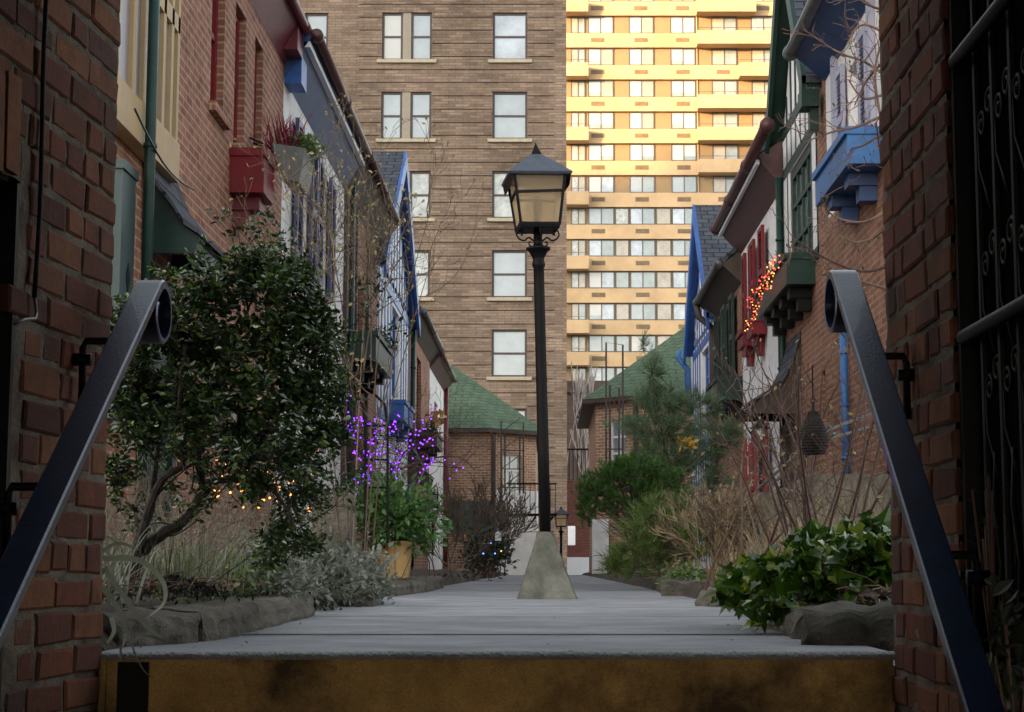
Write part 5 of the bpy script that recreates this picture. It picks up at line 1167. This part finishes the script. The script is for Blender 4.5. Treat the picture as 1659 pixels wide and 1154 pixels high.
for p in rnd.sample(ip, 70): b0 = Vector((.85 + rnd.uniform(-.1, .2), 5.4 + rnd.uniform(-.5, .5), .08)); tb.tube([b0, b0.lerp(p, .5) + Vector((0, 0, -.02)), p], .0022, 4, False)
link('stems', tb, m_twigr, iv)
# stoop wall, piers, railings right
mb = MB(); a = P(1300, 862, 9.2); b = P(1300, 768, 9.2); mb.slab([(a.x, 9.2, 0), (2.6, 9.2, 0), (2.6, 9.2, b.z + .0), (a.x + .04, 9.2, b.z), (a.x, 9.2, b.z - .04)], (0, .3, 0)); one('stoop_wall', mb, m_kerb, 'low cement stoop wall behind the dry grass on the right', 'wall', noise=.004)
for (u0, u1, vt, Y, lab) in ((1255, 1296, 790, 10.0, 'rounded cement stoop pier left of the low wall'), (1227, 1256, 797, 10.6, 'narrow pale cement pier beside the dark iron scroll')):
    mb = MB(); x0, x1, zt2 = px(u0, Y), px(u1, Y), pz(vt, Y); mb.slab([(x0, Y, 0), (x1, Y, 0), (x1, Y, zt2 - .03), (x1 - .03, Y, zt2), (x0 + .03, Y, zt2), (x0, Y, zt2 - .03)], (0, .3, 0)); one('stoop_pier', mb, m_kerb, lab, 'pier', noise=.004)
mb = MB()
for (u0, v0, u1, v1, Y0_, Y1_) in ((1228, 792, 1345, 690, 10.4, 9.8), (1250, 785, 1352, 702, 10.2, 9.6), (1330, 702, 1425, 665, 10.2, 11.2), (1332, 714, 1425, 688, 10.2, 11.2)):
    mb.tube([P(u0, v0, Y0_), P(u1, v1, Y1_)], .010, 6)
one('stair_rail', mb, m_gal, 'grey pipe handrails climbing to the right cottage door', 'railing')
mb = MB()
def vspiral(c, r0, turns, n=40, fl=1): return [c + Vector((fl * math.cos(6.283 * turns * i / n) * r0 * (1 - .8 * i / n), 0, math.sin(6.283 * turns * i / n) * r0 * (1 - .8 * i / n))) for i in range(n + 1)]
mb.tube(vspiral(P(1215, 832, 10.5), .055, 1.8), .006, 5); mb.tube([P(1200, 832, 10.5), P(1200, 900, 10.5)], .008, 5); one('iron_scroll', mb, m_black, 'black iron rail scroll ending beside the narrow pale pier', 'railing')
mb = MB(); mb.tube(vspiral(P(1277, 800, 9.6), .06, 1.2, 30, -1), .007, 5); one('iron_scroll', mb, m_black, 'black iron hoop hooked over the rounded stoop pier', 'railing')
# pine cone feeder
pc = thing('pinecone_ornament', 'large brown pine cone hanging on a hook amid the dry canes', 'ornament', tuple(P(1305, 730, 5.8)))
mb = MB(); c = P(1305, 0, 5.8); zt2, zb2 = pz(668, 5.8), pz(731, 5.8); H_ = zt2 - zb2
mb.lathe([(.01, 0), (.027, .02), (.03, H_ * .5), (.022, H_ * .85), (.01, H_)], (c.x, 5.8, zb2), 12)
for j in range(14):
    tt = j / 13; rr = .045 * (math.sin(math.pi * (.28 + .62 * tt)) ** .8); zz = zb2 + H_ * (.02 + .93 * tt)
    for k in range(10):
        th = 2 * math.pi * (k + .5 * (j % 2)) / 10; c_, s_ = math.cos(th), math.sin(th); o = Vector((c.x + c_ * rr * .6, 5.8 + s_ * rr * .6, zz + .006)); tip = Vector((c.x + c_ * rr, 5.8 + s_ * rr, zz - .012)); w2 = Vector((-s_, c_, 0)) * .015
        mb.slab([o - w2 * .7, tip - w2, tip + Vector((c_, s_, -.3)) * .004, tip + w2, o + w2 * .7], (0, 0, .004))
link('cone', mb, m_bark, pc); mb = MB(); p0 = Vector((c.x, 5.8, zt2)); mb.tube([p0, p0 + Vector((0, 0, .03))], .003, 5); mb.tube(vspiral(p0 + Vector((0, 0, .035)), .012, 1, 16), .002, 4); mb.tube([p0 + Vector((0, 0, .045)), p0 + Vector((0, 0, .16))], .0025, 4); link('hook', mb, m_black, pc)
# carriage lantern in front of R3
cl_ = thing('garden_lantern', 'black carriage lantern on a post before the red shutters', 'lantern', (px(1232, 14), 14, 0)); Y = 14
mb = MB(); cx_ = px(1232, Y); mb.lathe([(.012, 0), (.012, pz(718, Y)), (.03, pz(716, Y)), (.03, pz(714, Y))], (cx_, Y, 0), 10); link('post', mb, m_black, cl_)
mb = MB()
for k in range(4): a = k * math.pi / 2 + .6; mb.tube([(cx_ + .035 * math.cos(a), Y + .035 * math.sin(a), pz(714, Y)), (cx_ + .055 * math.cos(a), Y + .055 * math.sin(a), pz(694, Y))], .005, 4)
mb.lathe([(.085, pz(695, Y)), (.05, pz(687, Y)), (.03, pz(683, Y)), (.012, pz(682, Y)), (.004, pz(675, Y))], (cx_, Y, 0), 8); link('cap', mb, m_black, cl_); mb = MB(); mb.lathe([(.028, pz(713, Y)), (.046, pz(695, Y))], (cx_, Y, 0), 8); link('glass', mb, g_white, cl_)
# red picket fence near R3
mb = MB(); Yf = 15.0; q = thing('picket_fence', 'short dark red picket fence beside the carriage lantern', 'fence', (px(1225, Yf), Yf, 0))
for k, u in enumerate((1208, 1216, 1224, 1232, 1240)): x = px(u, Yf); zt2 = pz(708 + (k % 2) * 8, Yf); w2 = .016; b_ = MB(); b_.slab([(x - w2, Yf, .1), (x + w2, Yf, .1), (x + w2, Yf, zt2 - .03), (x, Yf, zt2), (x - w2, Yf, zt2 - .03)], (0, .02, 0)); link('picket', b_, m_red, q)
for v in (735, 775): b_ = MB(); b_.box(px(1203, Yf), px(1244, Yf), Yf + .022, Yf + .04, pz(v, Yf) - .02, pz(v, Yf) + .02); link('rail', b_, m_red, q)
# lights on the green window box, right
pts = []
for i in range(100): tt = (i / 99) ** 1.1; yy = 19.5 + 3.1 * tt; pts.append(FRr.p(yy, 3.76 - rnd.random() * (.15 + .42 * tt), .38 + rnd.uniform(0, .08)))
lights('red orange and yellow fairy lights heaped on the green window box', pts, .0105, [e_rd, e_or, e_rd, e_rd, e_or, e_ye], m_black)
mb = MB()
for _ in range(30): a0 = FRr.p(rnd.uniform(19.8, 23), 3.78, .2); mb.tube([a0, a0 + Vector((rnd.gauss(0, .1), rnd.gauss(0, .2), rnd.uniform(.05, .3)))], .006, 3)
one('box_twigs', mb, m_twig, 'dry twigs standing in the lit green window box', 'plant')
# vine hanging at top right over R1
vn = thing('climbing_vine', 'bare climbing vine with small dry leaves at the upper right brick corner', 'vine', (px(1420, 9), 9, 1.6)); mb = MB(); tips = []; allp = []
Yv = 9.0
for pix in ([(1445, 250), (1425, 180), (1418, 110), (1435, 40), (1425, -20)], [(1445, 130), (1400, 100), (1370, 90), (1340, 75)], [(1445, 180), (1390, 205), (1345, 215), (1300, 232)], [(1445, 60), (1400, 40), (1375, 60)], [(1440, 20), (1400, 5), (1365, -20)], [(1445, 300), (1427, 250), (1420, 200)], [(1440, 150), (1400, 160), (1375, 130)], [(1445, 335), (1400, 360), (1350, 350), (1330, 320)], [(1445, 360), (1415, 385), (1380, 392), (1345, 372)], [(1445, 430), (1400, 440), (1350, 425), (1290, 390)], [(1440, 470), (1390, 455), (1330, 445)], [(1440, 210), (1400, 235), (1380, 240)], [(1440, 90), (1405, 130), (1385, 170)]):
    s2 = smooth_pts([P(u, v, Yv + rnd.uniform(-.3, .3)) for u, v in pix], 5); n = len(s2); mb.tube(s2, [.009 - .006 * i / n for i in range(n)], 6, False)
    for i in range(3, n, 2): grow(mb, s2[i], (s2[min(i + 1, n - 1)] - s2[i - 1]).normalized() + Vector((rnd.gauss(0, .7), rnd.gauss(0, .4), rnd.gauss(0, .7))), .15, .0035, 1, tips, .7, .0, 2, 4, .25, 4, .7, .0016, allp)
link('branches', mb, m_twigr, vn); q = MB(); leaves(q, [tuple(p) for p, d in rnd.sample(tips, min(len(tips), 170))], .024, SH_OVAL, None, .5, .3); link('leaves', q, l_dark, vn)
# dark plants behind the open gate
for (lab, c, r_, n, sz, sh2) in (('pale edged leaves low in the dark behind the right rail', (px(1640, 2.95), 2.95, pz(1040, 2.95)), (.05, .12, .10), 14, .05, SH_OVAL), ('shaded feathery fern leaning from the dark right corner', (px(1540, 3.5), 3.2, pz(830, 3.3)), (.05, .15, .12), 30, .022, SH_NEED)):
    root = thing('shade_plant', lab, 'plant', c); mb = MB(); pp = ellpts(n, c, r_, .3, .3, rnd.random() * 9); cl2 = clumps(pp, 5, .012); leaves(mb, [tuple(p) for p in cl2], sz, sh2, None, .3, .5); link('foliage', mb, l_dark, root)
    tb = MB(); [tb.tube([(c[0], c[1], c[2] - .3), tuple(p)], .0025, 4, False) for p in pp[:20]]; link('stems', tb, m_twigr, root)
#ENDPLANTS
# ================================================================== LIGHT
W = bpy.data.worlds.new('World'); S.world = W; W.use_nodes = True; nt = W.node_tree
sky = nt.nodes.new('ShaderNodeTexSky'); sky.sky_type = 'NISHITA'; sky.sun_disc = False
EL, AZ = 6.0, 45.0
sky.sun_elevation = R(EL); sky.sun_rotation = R(180 + AZ); sky.air_density = 1.0; sky.dust_density = 1.5; sky.ozone_density = 1.0
hs_ = nt.nodes.new('ShaderNodeHueSaturation'); hs_.inputs['Saturation'].default_value = .36; nt.links.new(sky.outputs[0], hs_.inputs['Color']); nt.links.new(hs_.outputs[0], nt.nodes['Background'].inputs[0]); nt.nodes['Background'].inputs[1].default_value = .15
sl = bpy.data.lights.new('sun', 'SUN'); sl.energy = 2.0; sl.angle = R(.5); sl.color = (1.0, .585, .22)
so = bpy.data.objects.new('sun', sl); C.objects.link(so)
dv = Vector((math.sin(R(AZ)) * math.cos(R(EL)), math.cos(R(AZ)) * math.cos(R(EL)), -math.sin(R(EL)))); so.rotation_euler = dv.to_track_quat('-Z', 'Y').to_euler()
S.view_settings.view_transform = 'Standard'; S.view_settings.look = 'None'; S.view_settings.gamma = 1; S.view_settings.exposure = 2.6
S.cycles.max_bounces = 6; S.cycles.diffuse_bounces = 4; S.cycles.glossy_bounces = 3; S.cycles.use_denoising = True
